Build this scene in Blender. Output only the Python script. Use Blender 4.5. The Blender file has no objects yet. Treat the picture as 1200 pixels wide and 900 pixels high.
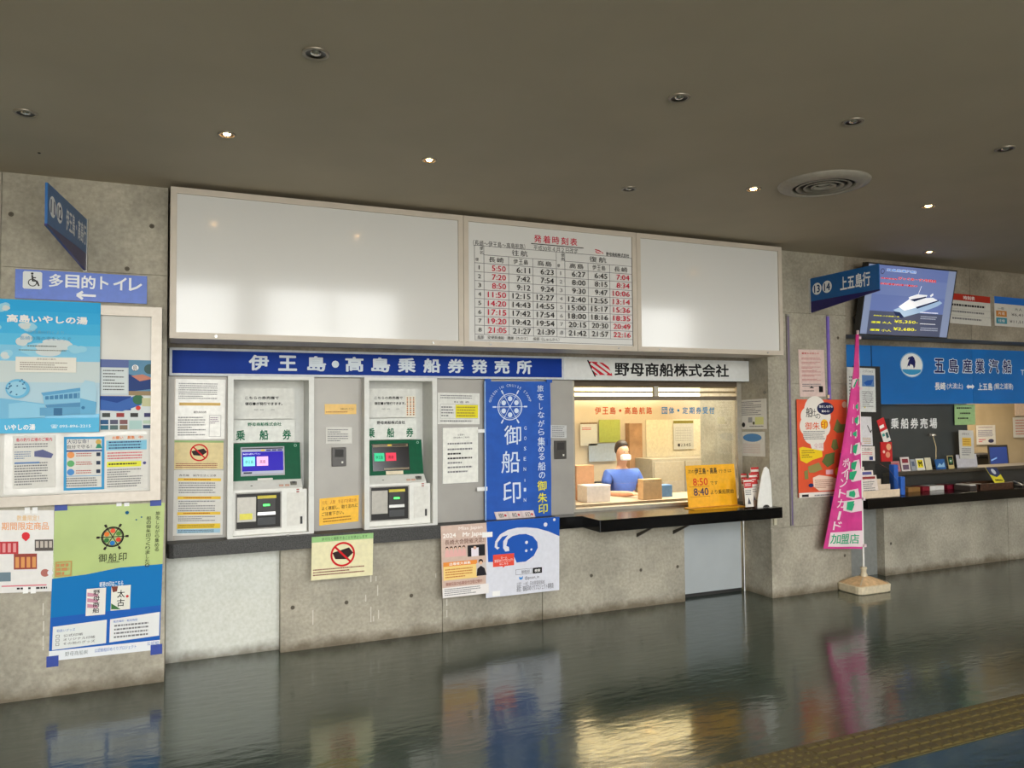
import bpy, math, random
from mathutils import Vector, Matrix
SC = bpy.context.scene
COL = SC.collection
PI = math.pi
rnd = random.Random(7)
# ------------------------------------------------------------------ camera
YAW, PITCH, ROLL, FPX, EYE = math.radians(23.235), math.radians(2.148), math.radians(-0.483), 892.6, 1.6
c_, s_ = math.cos, math.sin
FW = Vector((s_(YAW)*c_(PITCH), c_(YAW)*c_(PITCH), s_(PITCH)))
r0 = Vector((c_(YAW), -s_(YAW), 0)); u0 = r0.cross(FW)
RT = r0*c_(ROLL)+u0*s_(ROLL); UP = u0*c_(ROLL)-r0*s_(ROLL)
cam = bpy.data.cameras.new('camera'); cam_o = bpy.data.objects.new('camera', cam); COL.objects.link(cam_o)
cam.sensor_fit = 'HORIZONTAL'; cam.sensor_width = 36; cam.lens = 36*FPX/1200; cam.clip_start = .05; cam.clip_end = 200
m = Matrix((RT, UP, -FW)).transposed().to_4x4(); m.translation = (0, 0, EYE); cam_o.matrix_world = m
SC.camera = cam_o
# ------------------------------------------------------------------ world, exposure
w = bpy.data.worlds.new('sky'); SC.world = w; w.use_nodes = True
nt = w.node_tree; bg = nt.nodes['Background']
tc = nt.nodes.new('ShaderNodeTexCoord'); sx = nt.nodes.new('ShaderNodeSeparateXYZ'); cr = nt.nodes.new('ShaderNodeValToRGB')
nt.links.new(tc.outputs['Generated'], sx.inputs[0]); nt.links.new(sx.outputs['Z'], cr.inputs[0]); nt.links.new(cr.outputs[0], bg.inputs[0])
cr.color_ramp.elements[0].position = .0; cr.color_ramp.elements[0].color = (.70, .68, .62, 1)
cr.color_ramp.elements[1].position = .35; cr.color_ramp.elements[1].color = (.91, .95, .99, 1)
bg.inputs[1].default_value = 7.4
SC.view_settings.view_transform = 'Standard'; SC.view_settings.look = 'None'; SC.view_settings.gamma = 1
SC.view_settings.use_curve_mapping = False
SC.view_settings.exposure = 0.8
try:
    SC.cycles.use_denoising = True; SC.cycles.max_bounces = 8; SC.cycles.diffuse_bounces = 5; SC.cycles.sample_clamp_indirect = 6
except Exception: pass
# daylight through the glazed facade behind the camera: portal at its opening
pl = bpy.data.lights.new('facade_daylight', 'AREA'); pl.shape = 'RECTANGLE'; pl.size = 8.4; pl.size_y = 5.6
pl.cycles.is_portal = True
po = bpy.data.objects.new('facade_daylight', pl); po.location = (.2, -6.95, 3.0); po.rotation_euler = (PI/2, 0, 0); COL.objects.link(po)

# ------------------------------------------------------------------ pixel -> plane helpers (1200 x 900 frame)
def ray(x, y): return FW + RT*((x-600)/FPX) - UP*((y-450)/FPX)
def W(x, y, Y):
    d = ray(x, y); return Vector((0, 0, EYE)) + d*(Y/d.y)
def WX(x, y, X):
    d = ray(x, y); return Vector((0, 0, EYE)) + d*(X/d.x)
def WZ(x, y, z=0):
    d = ray(x, y); return Vector((0, 0, EYE)) + d*((z-EYE)/d.z)
def WP(x, y, p, n):
    d = ray(x, y); e = Vector((0, 0, EYE)); return e + d*((Vector(p)-e).dot(n)/d.dot(n))
# ------------------------------------------------------------------ materials
MC = {}
def lin(c): return tuple((v/255/12.92 if v/255 <= .04045 else ((v/255+.055)/1.055)**2.4) for v in c)
def mat(c, rough=.6, metal=0, emit=0, vary=.04, bump=0, scale=30, coat=0, name=None, spec=.5):
    key = (c, rough, metal, emit, vary, bump, scale, coat, name, spec)
    if key in MC: return MC[key]
    mm = bpy.data.materials.new(name or 'paint_%02x%02x%02x' % c); mm.use_nodes = True
    t = mm.node_tree; b = t.nodes['Principled BSDF']
    b.inputs['Roughness'].default_value = rough; b.inputs['Metallic'].default_value = metal
    b.inputs['Specular IOR Level'].default_value = spec; b.inputs['Coat Weight'].default_value = coat; b.inputs['Coat Roughness'].default_value = .04
    col = lin(c)
    b.inputs['Base Color'].default_value = (*col, 1)
    if vary or bump:
        o = t.nodes.new('ShaderNodeTexCoord'); n = t.nodes.new('ShaderNodeTexNoise'); n.inputs['Scale'].default_value = scale; n.inputs['Detail'].default_value = 3
        t.links.new(o.outputs['Object'], n.inputs[0])
        if vary:
            r = t.nodes.new('ShaderNodeValToRGB')
            r.color_ramp.elements[0].color = tuple(v*(1-vary*2) for v in col)+(1,); r.color_ramp.elements[1].color = tuple(min(1, v*(1+vary*2)) for v in col)+(1,)
            r.color_ramp.elements[0].position = .3; r.color_ramp.elements[1].position = .7
            t.links.new(n.outputs[0], r.inputs[0]); t.links.new(r.outputs[0], b.inputs['Base Color'])
        if bump:
            q = t.nodes.new('ShaderNodeBump'); q.inputs['Strength'].default_value = bump; q.inputs['Distance'].default_value = .01
            t.links.new(n.outputs[0], q.inputs['Height']); t.links.new(q.outputs[0], b.inputs['Normal'])
    if emit:
        b.inputs['Specular IOR Level'].default_value = .12
        b.inputs['Emission Color'].default_value = (*col, 1); b.inputs['Emission Strength'].default_value = emit
    MC[key] = mm; return mm
def ink(*c, **k): return mat(tuple(c), rough=.6, vary=0, spec=.2, **k)

def concrete(name, base, dark, dirt=True, rough=.62):
    mm = bpy.data.materials.new(name); mm.use_nodes = True; t = mm.node_tree; b = t.nodes['Principled BSDF']; L = t.links.new
    g = t.nodes.new('ShaderNodeNewGeometry')
    n1 = t.nodes.new('ShaderNodeTexNoise'); n1.inputs['Scale'].default_value = 2.3; n1.inputs['Detail'].default_value = 8; n1.inputs['Roughness'].default_value = .62
    n2 = t.nodes.new('ShaderNodeTexNoise'); n2.inputs['Scale'].default_value = 45; n2.inputs['Detail'].default_value = 5
    L(g.outputs['Position'], n1.inputs[0]); L(g.outputs['Position'], n2.inputs[0])
    r = t.nodes.new('ShaderNodeValToRGB'); r.color_ramp.elements[0].position = .36; r.color_ramp.elements[1].position = .66
    r.color_ramp.elements[0].color = (*lin(dark), 1); r.color_ramp.elements[1].color = (*lin(base), 1)
    L(n1.outputs[0], r.inputs[0])
    mx = t.nodes.new('ShaderNodeMix'); mx.data_type = 'RGBA'; mx.blend_type = 'OVERLAY'; mx.inputs[0].default_value = .35
    L(r.outputs[0], mx.inputs[6]); L(n2.outputs[0], mx.inputs[7])
    out = mx.outputs[2]
    if dirt:   # mop splash and grime worn into the foot of the wall, with a ragged edge
        s = t.nodes.new('ShaderNodeSeparateXYZ'); L(g.outputs['Position'], s.inputs[0])
        n3 = t.nodes.new('ShaderNodeTexNoise'); n3.inputs['Scale'].default_value = 9; n3.inputs['Detail'].default_value = 6; L(g.outputs['Position'], n3.inputs[0])
        a = t.nodes.new('ShaderNodeMath'); a.operation = 'MULTIPLY_ADD'; a.inputs[1].default_value = -.13; L(n3.outputs[0], a.inputs[0]); L(s.outputs['Z'], a.inputs[2])
        q = t.nodes.new('ShaderNodeMapRange'); q.inputs[1].default_value = -.06; q.inputs[2].default_value = .015; q.inputs[3].default_value = .75; q.inputs[4].default_value = 0; L(a.outputs[0], q.inputs[0])
        m2 = t.nodes.new('ShaderNodeMix'); m2.data_type = 'RGBA'; m2.inputs[7].default_value = (*lin((84, 70, 48)), 1); L(q.outputs[0], m2.inputs[0]); L(out, m2.inputs[6]); out = m2.outputs[2]
    L(out, b.inputs['Base Color']); b.inputs['Roughness'].default_value = rough; b.inputs['Specular IOR Level'].default_value = .3
    bp = t.nodes.new('ShaderNodeBump'); bp.inputs['Strength'].default_value = .25; bp.inputs['Distance'].default_value = .004; L(n2.outputs[0], bp.inputs['Height']); L(bp.outputs[0], b.inputs['Normal'])
    return mm
M_CONC = concrete('board_marked_concrete', (176, 170, 154), (146, 141, 127))
M_CONCU = concrete('upper_concrete', (163, 154, 138), (130, 122, 108), dirt=False)
M_WPANEL = concrete('white_painted_board', (212, 214, 206), (208, 210, 201))
M_CEIL = mat((178, 167, 146), rough=.75, vary=.02, scale=2, name='ceiling_paint', bump=.03)
M_STONE = mat((62, 62, 61), rough=.5, vary=.3, scale=140, name='grey_granite', spec=.3)
M_BLACK = mat((9, 9, 10), rough=.16, vary=.1, scale=60, name='black_counter', spec=.35)
M_ALU = mat((156, 153, 147), rough=.45, metal=.2, vary=.03, scale=5, name='grey_aluminium_panel')
M_FRAME = mat((196, 186, 172), rough=.45, vary=.02, scale=8, name='ivory_frame')
M_SILV = mat((152, 145, 135), rough=.35, metal=.4, vary=.03, name='silver_frame')
M_WHITE = mat((232, 231, 226), rough=.4, vary=.02, name='white_plastic')
M_MACH = mat((224, 224, 218), rough=.4, vary=.02, name='machine_white')
M_MFR = mat((212, 213, 208), rough=.4, vary=.02, name='machine_frame_white')
M_DARK = mat((38, 37, 36), rough=.5, vary=.1, name='dark_plastic')
M_STEEL = mat((170, 170, 168), rough=.28, metal=.9, vary=.05, name='steel')
M_ACRY = mat((212, 212, 210), rough=.12, vary=0, name='white_acrylic', coat=.1)
M_GREEN = mat((0, 84, 54), rough=.45, vary=.04, name='machine_green', spec=.15)
def glassy(name, tint=(1, 1, 1), gl=.08, rough=.02):
    mm = bpy.data.materials.new(name); mm.use_nodes = True; t = mm.node_tree; L = t.links.new
    t.nodes.remove(t.nodes['Principled BSDF']); o = t.nodes['Material Output']
    a = t.nodes.new('ShaderNodeBsdfTransparent'); a.inputs[0].default_value = (*tint, 1)
    g = t.nodes.new('ShaderNodeBsdfGlossy'); g.inputs['Roughness'].default_value = rough
    f = t.nodes.new('ShaderNodeFresnel'); f.inputs[0].default_value = 1.45
    x = t.nodes.new('ShaderNodeMixShader'); L(f.outputs[0], x.inputs[0]); L(a.outputs[0], x.inputs[1]); L(g.outputs[0], x.inputs[2]); L(x.outputs[0], o.inputs[0])
    return mm
M_GLASS = glassy('window_glass', (.96, .98, .97))
M_PLAS = glassy('clear_plastic', (.93, .95, .95), rough=.08)
def floor_mat():
    mm = bpy.data.materials.new('polished_green_floor'); mm.use_nodes = True; t = mm.node_tree; b = t.nodes['Principled BSDF']; L = t.links.new
    g = t.nodes.new('ShaderNodeNewGeometry')
    n = t.nodes.new('ShaderNodeTexNoise'); n.inputs['Scale'].default_value = 1.1; n.inputs['Detail'].default_value = 7; L(g.outputs['Position'], n.inputs[0])
    r = t.nodes.new('ShaderNodeValToRGB'); r.color_ramp.elements[0].position = .35; r.color_ramp.elements[1].position = .7
    r.color_ramp.elements[0].color = (*lin((46, 60, 53)), 1); r.color_ramp.elements[1].color = (*lin((64, 78, 69)), 1)
    L(n.outputs[0], r.inputs[0]); L(r.outputs[0], b.inputs['Base Color'])
    b.inputs['Roughness'].default_value = .16; b.inputs['Specular IOR Level'].default_value = .6; b.inputs['Coat Weight'].default_value = .35; b.inputs['Coat Roughness'].default_value = .05
    mp = t.nodes.new('ShaderNodeMapping'); mp.inputs['Scale'].default_value = (1, 2.5, 1); L(g.outputs['Position'], mp.inputs[0])
    n2 = t.nodes.new('ShaderNodeTexNoise'); n2.inputs['Scale'].default_value = 7; n2.inputs['Detail'].default_value = 4; L(mp.outputs[0], n2.inputs[0])
    bp = t.nodes.new('ShaderNodeBump'); bp.inputs['Strength'].default_value = .16; bp.inputs['Distance'].default_value = .01; L(n2.outputs[0], bp.inputs['Height']); L(bp.outputs[0], b.inputs['Normal']); L(bp.outputs[0], b.inputs['Coat Normal'])
    return mm
M_FLOOR = floor_mat()
# ------------------------------------------------------------------ object helpers
def tag(o, label=None, cat=None, group=None, kind=None):
    if label: o['label'] = label
    if cat: o['category'] = cat
    if group: o['group'] = group
    if kind: o['kind'] = kind
    return o
def empty(name, loc, label, cat, group=None):
    o = bpy.data.objects.new(name, None); o.location = loc; o.empty_display_size = .1; COL.objects.link(o); return tag(o, label, cat, group)
def wloc(o):
    v = Vector(o.location)
    while o.parent: o = o.parent; v += Vector(o.location)
    return v
def put(name, verts, faces, fm, mats, parent=None, origin=None, smooth=False):
    vs = [Vector(v) for v in verts]
    if origin is None:
        lo = Vector([min(v[i] for v in vs) for i in range(3)]); hi = Vector([max(v[i] for v in vs) for i in range(3)])
        origin = Vector(((lo.x+hi.x)/2, (lo.y+hi.y)/2, lo.z))
    me = bpy.data.meshes.new(name); me.from_pydata([v-origin for v in vs], [], faces)
    for q in mats: me.materials.append(q)
    if fm:
        for p, i in zip(me.polygons, fm): p.material_index = i
    if smooth:
        for p in me.polygons: p.use_smooth = True
    me.update()
    o = bpy.data.objects.new(name, me); COL.objects.link(o)
    if parent is not None:
        o.parent = parent; o.location = origin - wloc(parent)
    else: o.location = origin
    return o
class MB:
    def __init__(s): s.v = []; s.f = []; s.m = []; s.mats = []; s.sm = []
    def mi(s, q):
        if q not in s.mats: s.mats.append(q)
        return s.mats.index(q)
    def add(s, vs, fs, q, smooth=False):
        b = len(s.v); s.v += [Vector(v) for v in vs]; s.f += [tuple(i+b for i in f) for f in fs]; s.m += [s.mi(q)]*len(fs); s.sm += [smooth]*len(fs); return s
    def box(s, a, b, q, bev=0):
        x0, y0, z0 = a; x1, y1, z1 = b
        if x0 > x1: x0, x1 = x1, x0
        if y0 > y1: y0, y1 = y1, y0
        if z0 > z1: z0, z1 = z1, z0
        if bev <= 0:
            vs = [(x, y, z) for z in (z0, z1) for x, y in ((x0, y0), (x1, y0), (x1, y1), (x0, y1))]
            return s.add(vs, [(3, 2, 1, 0), (4, 5, 6, 7), (0, 1, 5, 4), (1, 2, 6, 5), (2, 3, 7, 6), (3, 0, 4, 7)], q)
        import bmesh
        bm = bmesh.new(); bmesh.ops.create_cube(bm, size=1)
        for v in bm.verts: v.co = Vector(((x0+x1)/2+v.co.x*(x1-x0), (y0+y1)/2+v.co.y*(y1-y0), (z0+z1)/2+v.co.z*(z1-z0)))
        bmesh.ops.bevel(bm, geom=bm.edges[:], offset=bev, segments=2, affect='EDGES', profile=.6)
        bm.verts.index_update(); s.add([v.co.copy() for v in bm.verts], [tuple(v.index for v in f.verts) for f in bm.faces], q); bm.free(); return s
    def prism(s, pts, y0, y1, q, axis='y'):   # pts polygon in (x,z) [axis y], (y,z) [axis x], (x,y) [axis z]
        n = len(pts)
        mk = {'y': lambda p, t: (p[0], t, p[1]), 'x': lambda p, t: (t, p[0], p[1]), 'z': lambda p, t: (p[0], p[1], t)}[axis]
        vs = [mk(p, y0) for p in pts]+[mk(p, y1) for p in pts]
        fs = [tuple(range(n)), tuple(range(2*n-1, n-1, -1))]+[(i, i+n, (i+1) % n+n, (i+1) % n) for i in range(n)]
        return s.add(vs, fs, q)
    def tube(s, pts, r, q, n=8, caps=True):
        pts = [Vector(p) for p in pts]; rs = r if isinstance(r, (list, tuple)) else [r]*len(pts); vs = []
        for i, p in enumerate(pts):
            d = (pts[min(i+1, len(pts)-1)]-pts[max(i-1, 0)]).normalized()
            a = Vector((0, 0, 1)) if abs(d.z) < .9 else Vector((1, 0, 0)); e1 = d.cross(a).normalized(); e2 = d.cross(e1)
            vs += [p+(e1*math.cos(2*PI*k/n)+e2*math.sin(2*PI*k/n))*rs[i] for k in range(n)]
        fs = [(i*n+k, i*n+(k+1) % n, (i+1)*n+(k+1) % n, (i+1)*n+k) for i in range(len(pts)-1) for k in range(n)]
        s.add(vs, fs, q, True)
        if caps: s.add(vs[:n], [tuple(range(n))], q); s.add(vs[-n:], [tuple(range(n))], q)
        return s
    def lathe(s, c, prof, q, n=24, smooth=True):   # prof (r, z)
        vs = [(c[0]+r*math.cos(2*PI*k/n), c[1]+r*math.sin(2*PI*k/n), c[2]+z) for r, z in prof for k in range(n)]
        fs = [(i*n+k, i*n+(k+1) % n, (i+1)*n+(k+1) % n, (i+1)*n+k) for i in range(len(prof)-1) for k in range(n)]
        return s.add(vs, fs, q, smooth)
    def build(s, name, parent=None, origin=None):
        o = put(name, s.v, s.f, s.m, s.mats, parent, origin)
        for p, k in zip(o.data.polygons, s.sm): p.use_smooth = k
        return o
def bx(name, a, b, q, parent=None, bev=0): return MB().box(a, b, q, bev).build(name, parent)
# text -> triangles, cached
TC = {}; NB = {}
def glyphs(st, bold=0):
    k = (st, bold)
    if k in TC: return TC[k]
    cu = bpy.data.curves.new('t', 'FONT'); cu.body = st; cu.size = 1; cu.resolution_u = 2; cu.fill_mode = 'FRONT'
    o = bpy.data.objects.new('t', cu); COL.objects.link(o)
    dg = bpy.context.evaluated_depsgraph_get(); dg.update(); e = o.evaluated_get(dg); me = e.to_mesh()
    vs = [(v.co.x, v.co.y) for v in me.vertices]; fs = [tuple(p.vertices) for p in me.polygons]
    e.to_mesh_clear(); bpy.data.objects.remove(o); bpy.data.curves.remove(cu)
    if not vs: vs, fs = [(0, 0), (1, 1)], []
    NB[k] = max(1, len(vs))
    if bold and fs:      # heavier stroke: the same outline laid again a hair to each side (offset outlines break in dense characters)
        nd = 4 if bold <= .02 else 8; b0 = list(vs); f0 = list(fs)
        for i in range(nd):
            g_ = 2*PI*(i+.5)/nd; o_ = len(vs); vs = vs+[(x+bold*.8*math.cos(g_), y+bold*.8*math.sin(g_)) for x, y in b0]; fs = fs+[tuple(j+o_ for j in f) for f in f0]
    x0 = min(v[0] for v in vs); x1 = max(v[0] for v in vs); y0 = min(v[1] for v in vs); y1 = max(v[1] for v in vs)
    TC[k] = (vs, fs, x0, x1, y0, y1); return TC[k]
BLK = ink(16, 16, 18); GRY = ink(120, 120, 122); WHT = ink(238, 238, 236); RED = ink(200, 30, 45); BLU = ink(25, 70, 170)
class Sheet:
    """a flat printed thing: corner points top-left, top-right, bottom-left; print is laid on it in fractions of width / height"""
    def __init__(s, P0, PU, PV, face, th=.004, edge=None, disp=None, grid=None):
        s.P = Vector(P0); u = Vector(PU)-s.P; v = Vector(PV)-s.P; s.Wd = u.length; s.Hd = v.length; s.u = u; s.v = v
        s.n = v.cross(u).normalized()        # towards the viewer
        if s.n.dot(Vector((0, 0, EYE))-s.P) < 0: s.n = -s.n
        s.mb = MB(); s.z = 0; s.disp = disp or (lambda a, b: 0)
        gx, gy = grid or (1, 1)
        pts = [s.at(i/gx, j/gy, 0) for j in range(gy+1) for i in range(gx+1)]
        s.mb.add(pts, [(j*(gx+1)+i, (j+1)*(gx+1)+i, (j+1)*(gx+1)+i+1, j*(gx+1)+i+1) for j in range(gy) for i in range(gx)], face, grid is not None)
        back = [s.at(i/gx, j/gy, -th) for j in range(gy+1) for i in range(gx+1)]
        s.mb.add(back, [(j*(gx+1)+i, j*(gx+1)+i+1, (j+1)*(gx+1)+i+1, (j+1)*(gx+1)+i) for j in range(gy) for i in range(gx)], edge or face)
        ring = [(i, 0) for i in range(gx)]+[(gx, j) for j in range(gy)]+[(gx-i, gy) for i in range(gx)]+[(0, gy-j) for j in range(gy)]
        n = len(ring); s.mb.add([s.at(i/gx, j/gy, 0) for i, j in ring]+[s.at(i/gx, j/gy, -th) for i, j in ring], [(k, (k+1) % n, (k+1) % n+n, k+n) for k in range(n)], edge or face)
    def at(s, a, b, d): return s.P+s.u*a+s.v*b+s.n*(d+s.disp(a, b))
    def lay(s): s.z += .00012; return .0006+s.z
    def poly(s, pts, q):
        d = s.lay(); s.mb.add([s.at(a, b, d) for a, b in pts], [tuple(range(len(pts)))], q); return s
    def rect(s, a, b, c, d, q, nx=1): 
        if nx == 1: return s.poly([(a, b), (a, d), (c, d), (c, b)], q)
        l = s.lay(); n = nx
        pts = [s.at(a+(c-a)*i/n, b+(d-b)*j/n, l) for j in range(n+1) for i in range(n+1)]
        s.mb.add(pts, [(j*(n+1)+i, (j+1)*(n+1)+i, (j+1)*(n+1)+i+1, j*(n+1)+i+1) for j in range(n) for i in range(n)], q); return s
    def frame(s, a, b, c, d, t, q):
        ta = t/s.Wd; tb = t/s.Hd
        return s.rect(a, b, c, b+tb, q).rect(a, d-tb, c, d, q).rect(a, b, a+ta, d, q).rect(c-ta, b, c, d, q)
    def ell(s, a, b, ra, q, rb=None, n=24):
        rb = rb if rb is not None else ra*s.Wd/s.Hd
        return s.poly([(a+ra*math.cos(2*PI*k/n), b+rb*math.sin(2*PI*k/n)) for k in range(n)], q)
    def ring(s, a, b, ra, t, q, n=28, rb=None):
        k_ = s.Wd/s.Hd; rb = rb if rb is not None else ra*k_; d = s.lay(); tb = t*k_
        vs = [s.at(a+(ra-x)*math.cos(2*PI*k/n), b+(rb-y)*math.sin(2*PI*k/n), d) for x, y in ((0, 0), (t, tb)) for k in range(n)]
        s.mb.add(vs, [(k, (k+1) % n, (k+1) % n+n, k+n) for k in range(n)], q); return s
    def line(s, a, b, c, d, t, q):
        dx = (c-a)*s.Wd; dy = (d-b)*s.Hd; L = math.hypot(dx, dy); nx = -dy/L*t/2/s.Wd; ny = dx/L*t/2/s.Hd
        return s.poly([(a+nx, b+ny), (c+nx, d+ny), (c-nx, d-ny), (a-nx, b-ny)], q)
    def text(s, st, a, b, c, d, q, bold=0, full=False, slope=0):
        vs, fs, x0, x1, y0, y1 = glyphs(st, bold); l = s.lay(); nb = NB[(st, bold)]
        if full: y0, y1 = -.12, .80
        s.mb.add([s.at(a+(c-a)*(x-x0)/(x1-x0), d+slope*(x-x0)/(x1-x0)+(b-d)*(y-y0)/(y1-y0), l+2e-5*(i//nb)) for i, (x, y) in enumerate(vs)], fs, q); return s
    def spaced(s, st, a, b, c, d, q, bold=0, wf=.8):      # letters in equal cells between a and c
        n = len(st); cw = (c-a)/(n-1+wf) if n > 1 else (c-a)
        for i, ch in enumerate(st):
            x = a+cw*i
            if ch in ' 　': continue
            if ch in '・·': s.ell(x+cw*wf/2, (b+d)/2, cw*.16, q); continue
            s.text(ch, x, b, x+cw*wf, d, q, bold)
        return s
    def vtext(s, st, a, b, c, d, q, bold=0, fill=.86):       # vertical column: box a..c wide, b..d tall
        n = len(st); ch_ = (d-b)/n
        for i, ch in enumerate(st):
            if ch in ' 　': continue
            y = b+ch_*i; mx = (a+c)/2; hw = (c-a)/2
            if ch in 'ー-': s.rect(mx-hw*.12, y+ch_*.1, mx+hw*.12, y+ch_*.8, q); continue
            small = .55 if ch in 'し' else 1
            s.text(ch, mx-hw*small, y, mx+hw*small, y+ch_*fill, q, bold)
        return s
    def fine(s, a, b, c, d, n, q, seed=1, h=.45, full=.9):        # rows of print too small to read
        r = random.Random(seed); rh = (d-b)/n
        for i in range(n):
            y = b+rh*(i+.2); x = a; end = a+(c-a)*(full if r.random() < .6 else r.uniform(.45, .95)); cell = rh*h*s.Hd/s.Wd
            dd = s.lay(); vs = []; fs = []
            while x < end:
                wdt = min(cell*r.uniform(.7, 1.9), max(.001, end-x))
                k = len(vs); vs += [s.at(x, y, dd), s.at(x, y+rh*h, dd), s.at(x+wdt, y+rh*h, dd), s.at(x+wdt, y, dd)]; fs.append((k, k+1, k+2, k+3)); x += wdt+cell*.35
            if vs: s.mb.add(vs, fs, q)
        return s
    def build(s, name, label=None, cat=None, group=None, parent=None):
        return tag(s.mb.build(name, parent), label, cat, group)
def sheet(Y, tl, tr, bl, face, th=.003, **k):
    return Sheet(W(*tl, Y), W(*tr, Y), W(*bl, Y), face, th, **k)
def fr(s, Y, x, y):                                       # pixel -> fraction on an axis-aligned sheet
    p = W(x, y, Y)-s.P; return p.dot(s.u)/s.u.length_squared, p.dot(s.v)/s.v.length_squared
PAPER = mat((208, 206, 199), rough=.5, vary=.02, name='paper'); PINKP = mat((226, 206, 200), rough=.5, vary=.02, name='pinkish_paper')

# ================================================================== SETTING
ZC = 3.0
fl_o = tag(bx('floor', (-4, -7, -.1), (14, 9, 0), M_FLOOR), kind='structure')
tag(bx('ceiling', (-4, 1.2, ZC), (14, 9, ZC+.25), M_CEIL), kind='structure')
tag(bx('ceiling_atrium', (-4, -7, 6.0), (14, 1.2, 6.2), mat((216, 206, 186), name='atrium_ceiling')), kind='structure')
tag(bx('wall_atrium', (-4, 1.2, ZC+.25), (14, 1.4, 6.0), mat((200, 190, 170), name='atrium_wall')), kind='structure')
SIDE = mat((188, 170, 142), name='side_wall_paint', vary=.05, scale=2)
tag(bx('wall_far_left', (-4.2, -7, 0), (-4, 9, 6.0), SIDE), kind='structure')
tag(bx('wall_far_right', (14, -7, 0), (14.2, 9, 6.0), SIDE), kind='structure')
fac = MB()
for x in (-4, -2.2, -.6, .95, 1.45, 2.9, 4.4):
    wd = .45 if x == .95 else .12
    fac.box((x, -7.0, 0), (x+wd, -6.85, 6.0), M_CONCU)
for z in (0, 2.4, 4.6, 5.9): fac.box((-4, -6.98, z), (4.4, -6.9, z+.08), M_STEEL)
tag(fac.build('window_facade'), kind='structure')
bw = MB()      # solid rear wall right of the glazing, with two window openings
bw.box((4.5, -7, 0), (14, -6.8, 2.6), SIDE).box((4.5, -7, 4.6), (14, -6.8, 6.0), SIDE).box((4.5, -7, 2.6), (6.6, -6.8, 4.6), SIDE).box((7.8, -7, 2.6), (10.5, -6.8, 4.6), SIDE).box((12.5, -7, 2.6), (14, -6.8, 4.6), SIDE)
tag(bw.build('wall_rear'), kind='structure')

def wall_of_panels(name, x0, x1, y0, y1, zs, xs, q, j=.003):
    """cast wall: a core plus one concrete_panel per formwork board, joints recessed"""
    core = tag(bx(name, (x0, y0+.012, zs[0]), (x1, y1, zs[-1]), q), kind='structure')
    for a, b in zip(xs[:-1], xs[1:]):
        for c, d in zip(zs[:-1], zs[1:]):
            MB().box((a+(j if a > x0+.01 else 0), y0, c+(j if c > zs[0]+.01 else 0)), (b-(j if b < x1-.01 else 0), y0+.012, d-(j if d < zs[-1]-.01 else 0)), q).build('concrete_panel', core)
    return core
M_HOLE = mat((88, 82, 70), name='tie_hole', rough=.8); M_HOLE2 = mat((60, 56, 48), name='tie_hole_core', rough=.8)
def tie(wall, px, py, Y, r=.014):
    p = W(px, py, Y); mb = MB(); n = 16
    vs = [(p.x+r*k*math.cos(2*PI*i/n), Y-d, p.z+r*k*math.sin(2*PI*i/n)) for k, d in ((1, .0006), (.82, .0022), (.7, .0012), (.25, .001)) for i in range(n)]
    mb.add(vs, [(a*n+i, a*n+(i+1) % n, (a+1)*n+(i+1) % n, (a+1)*n+i) for a in range(3) for i in range(n)], M_HOLE)
    mb.add(vs[3*n:], [tuple(range(n))], M_HOLE2); mb.build('tie_hole', wall)
wl = wall_of_panels('wall_left', -4, -.105, 5.10, 5.6, [0, 1.21, 2.455, ZC], [-4, -2.4, -.97, -.105], M_CONC)
for p in ((13, 251), (178, 265), (149, 315)): tie(wl, *p, 5.10)
wf = wall_of_panels('wall_front', .6, 3.88, 5.38, 5.62, [0, .70], [.6, 1.739, 2.55, 3.88], M_CONC)
for p in ((343, 712), (406, 706), (482, 698), (693, 674.5), (751, 668), (794, 664)): tie(wf, *p, 5.38)
wp = wall_of_panels('wall_pillar', 4.61, 5.52, 5.15, 6.1, [0, .59, 1.21, 1.834, 2.455, ZC], [4.61, 5.52], M_CONC)
for p in ((990, 651), (982, 396), (896, 460)): tie(wp, *p, 5.15)
wr = wall_of_panels('wall_right', 5.52, 14, 5.15, 5.6, [2.285, ZC], [5.52, 7.2, 9.0, 11, 14], M_CONCU)
tie(wr, 1170, 372, 5.15)
wb = wall_of_panels('wall_counter_right', 6.2, 14, 5.38, 5.62, [0, .70], [6.2, 8.0, 10, 14], M_CONC)
tie(wb, 1044, 637, 5.38)
tag(bx('wall_upper', (-.105, 5.45, 2.04), (4.61, 5.62, ZC), M_CONCU), kind='structure')
WINX_ = W(670, 520, 5.45).x
t1 = tag(bx('service_panel', (-.105, 5.46, 0), (.6, 5.5, .70), M_WPANEL), 'large white painted board under the left end of the grey stone ledge', 'panel')
DP = mat((168, 174, 176), rough=.45, vary=.03, scale=3, name='grey_door_paint')
t2 = tag(bx('access_panel', (3.88, 5.48, .03), (4.56, 5.52, .70), DP), 'plain light grey metal panel under the black counter beside the pillar', 'panel')
MB().tube([(4.585, 5.475, 0), (4.585, 5.475, .70)], .011, M_STEEL).build('edge_pipe', t2)
MB().box((3.88, 5.485, 0), (4.56, 5.52, .03), M_DARK).build('foot_gap', t2)
t3 = tag(bx('infill_panel', (5.52, 5.47, 0), (6.2, 5.52, .70), mat((128, 130, 126), name='grey_infill', vary=.04)), 'narrow grey infill panel behind the flag stand base', 'panel')
tag(bx('wall_light_stop', (-.6, 5.63, 0), (WINX_+.0, 5.70, ZC), M_CONCU), kind='structure')  # added unseen behind the machine bay to stop sky leaking through its gaps
tag(bx('gap_light_stop_1', (-.105, 5.452, 1.857), (4.605, 5.62, 2.04), M_DARK), kind='structure')  # dark filler added behind the header to cap the light leak there
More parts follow.
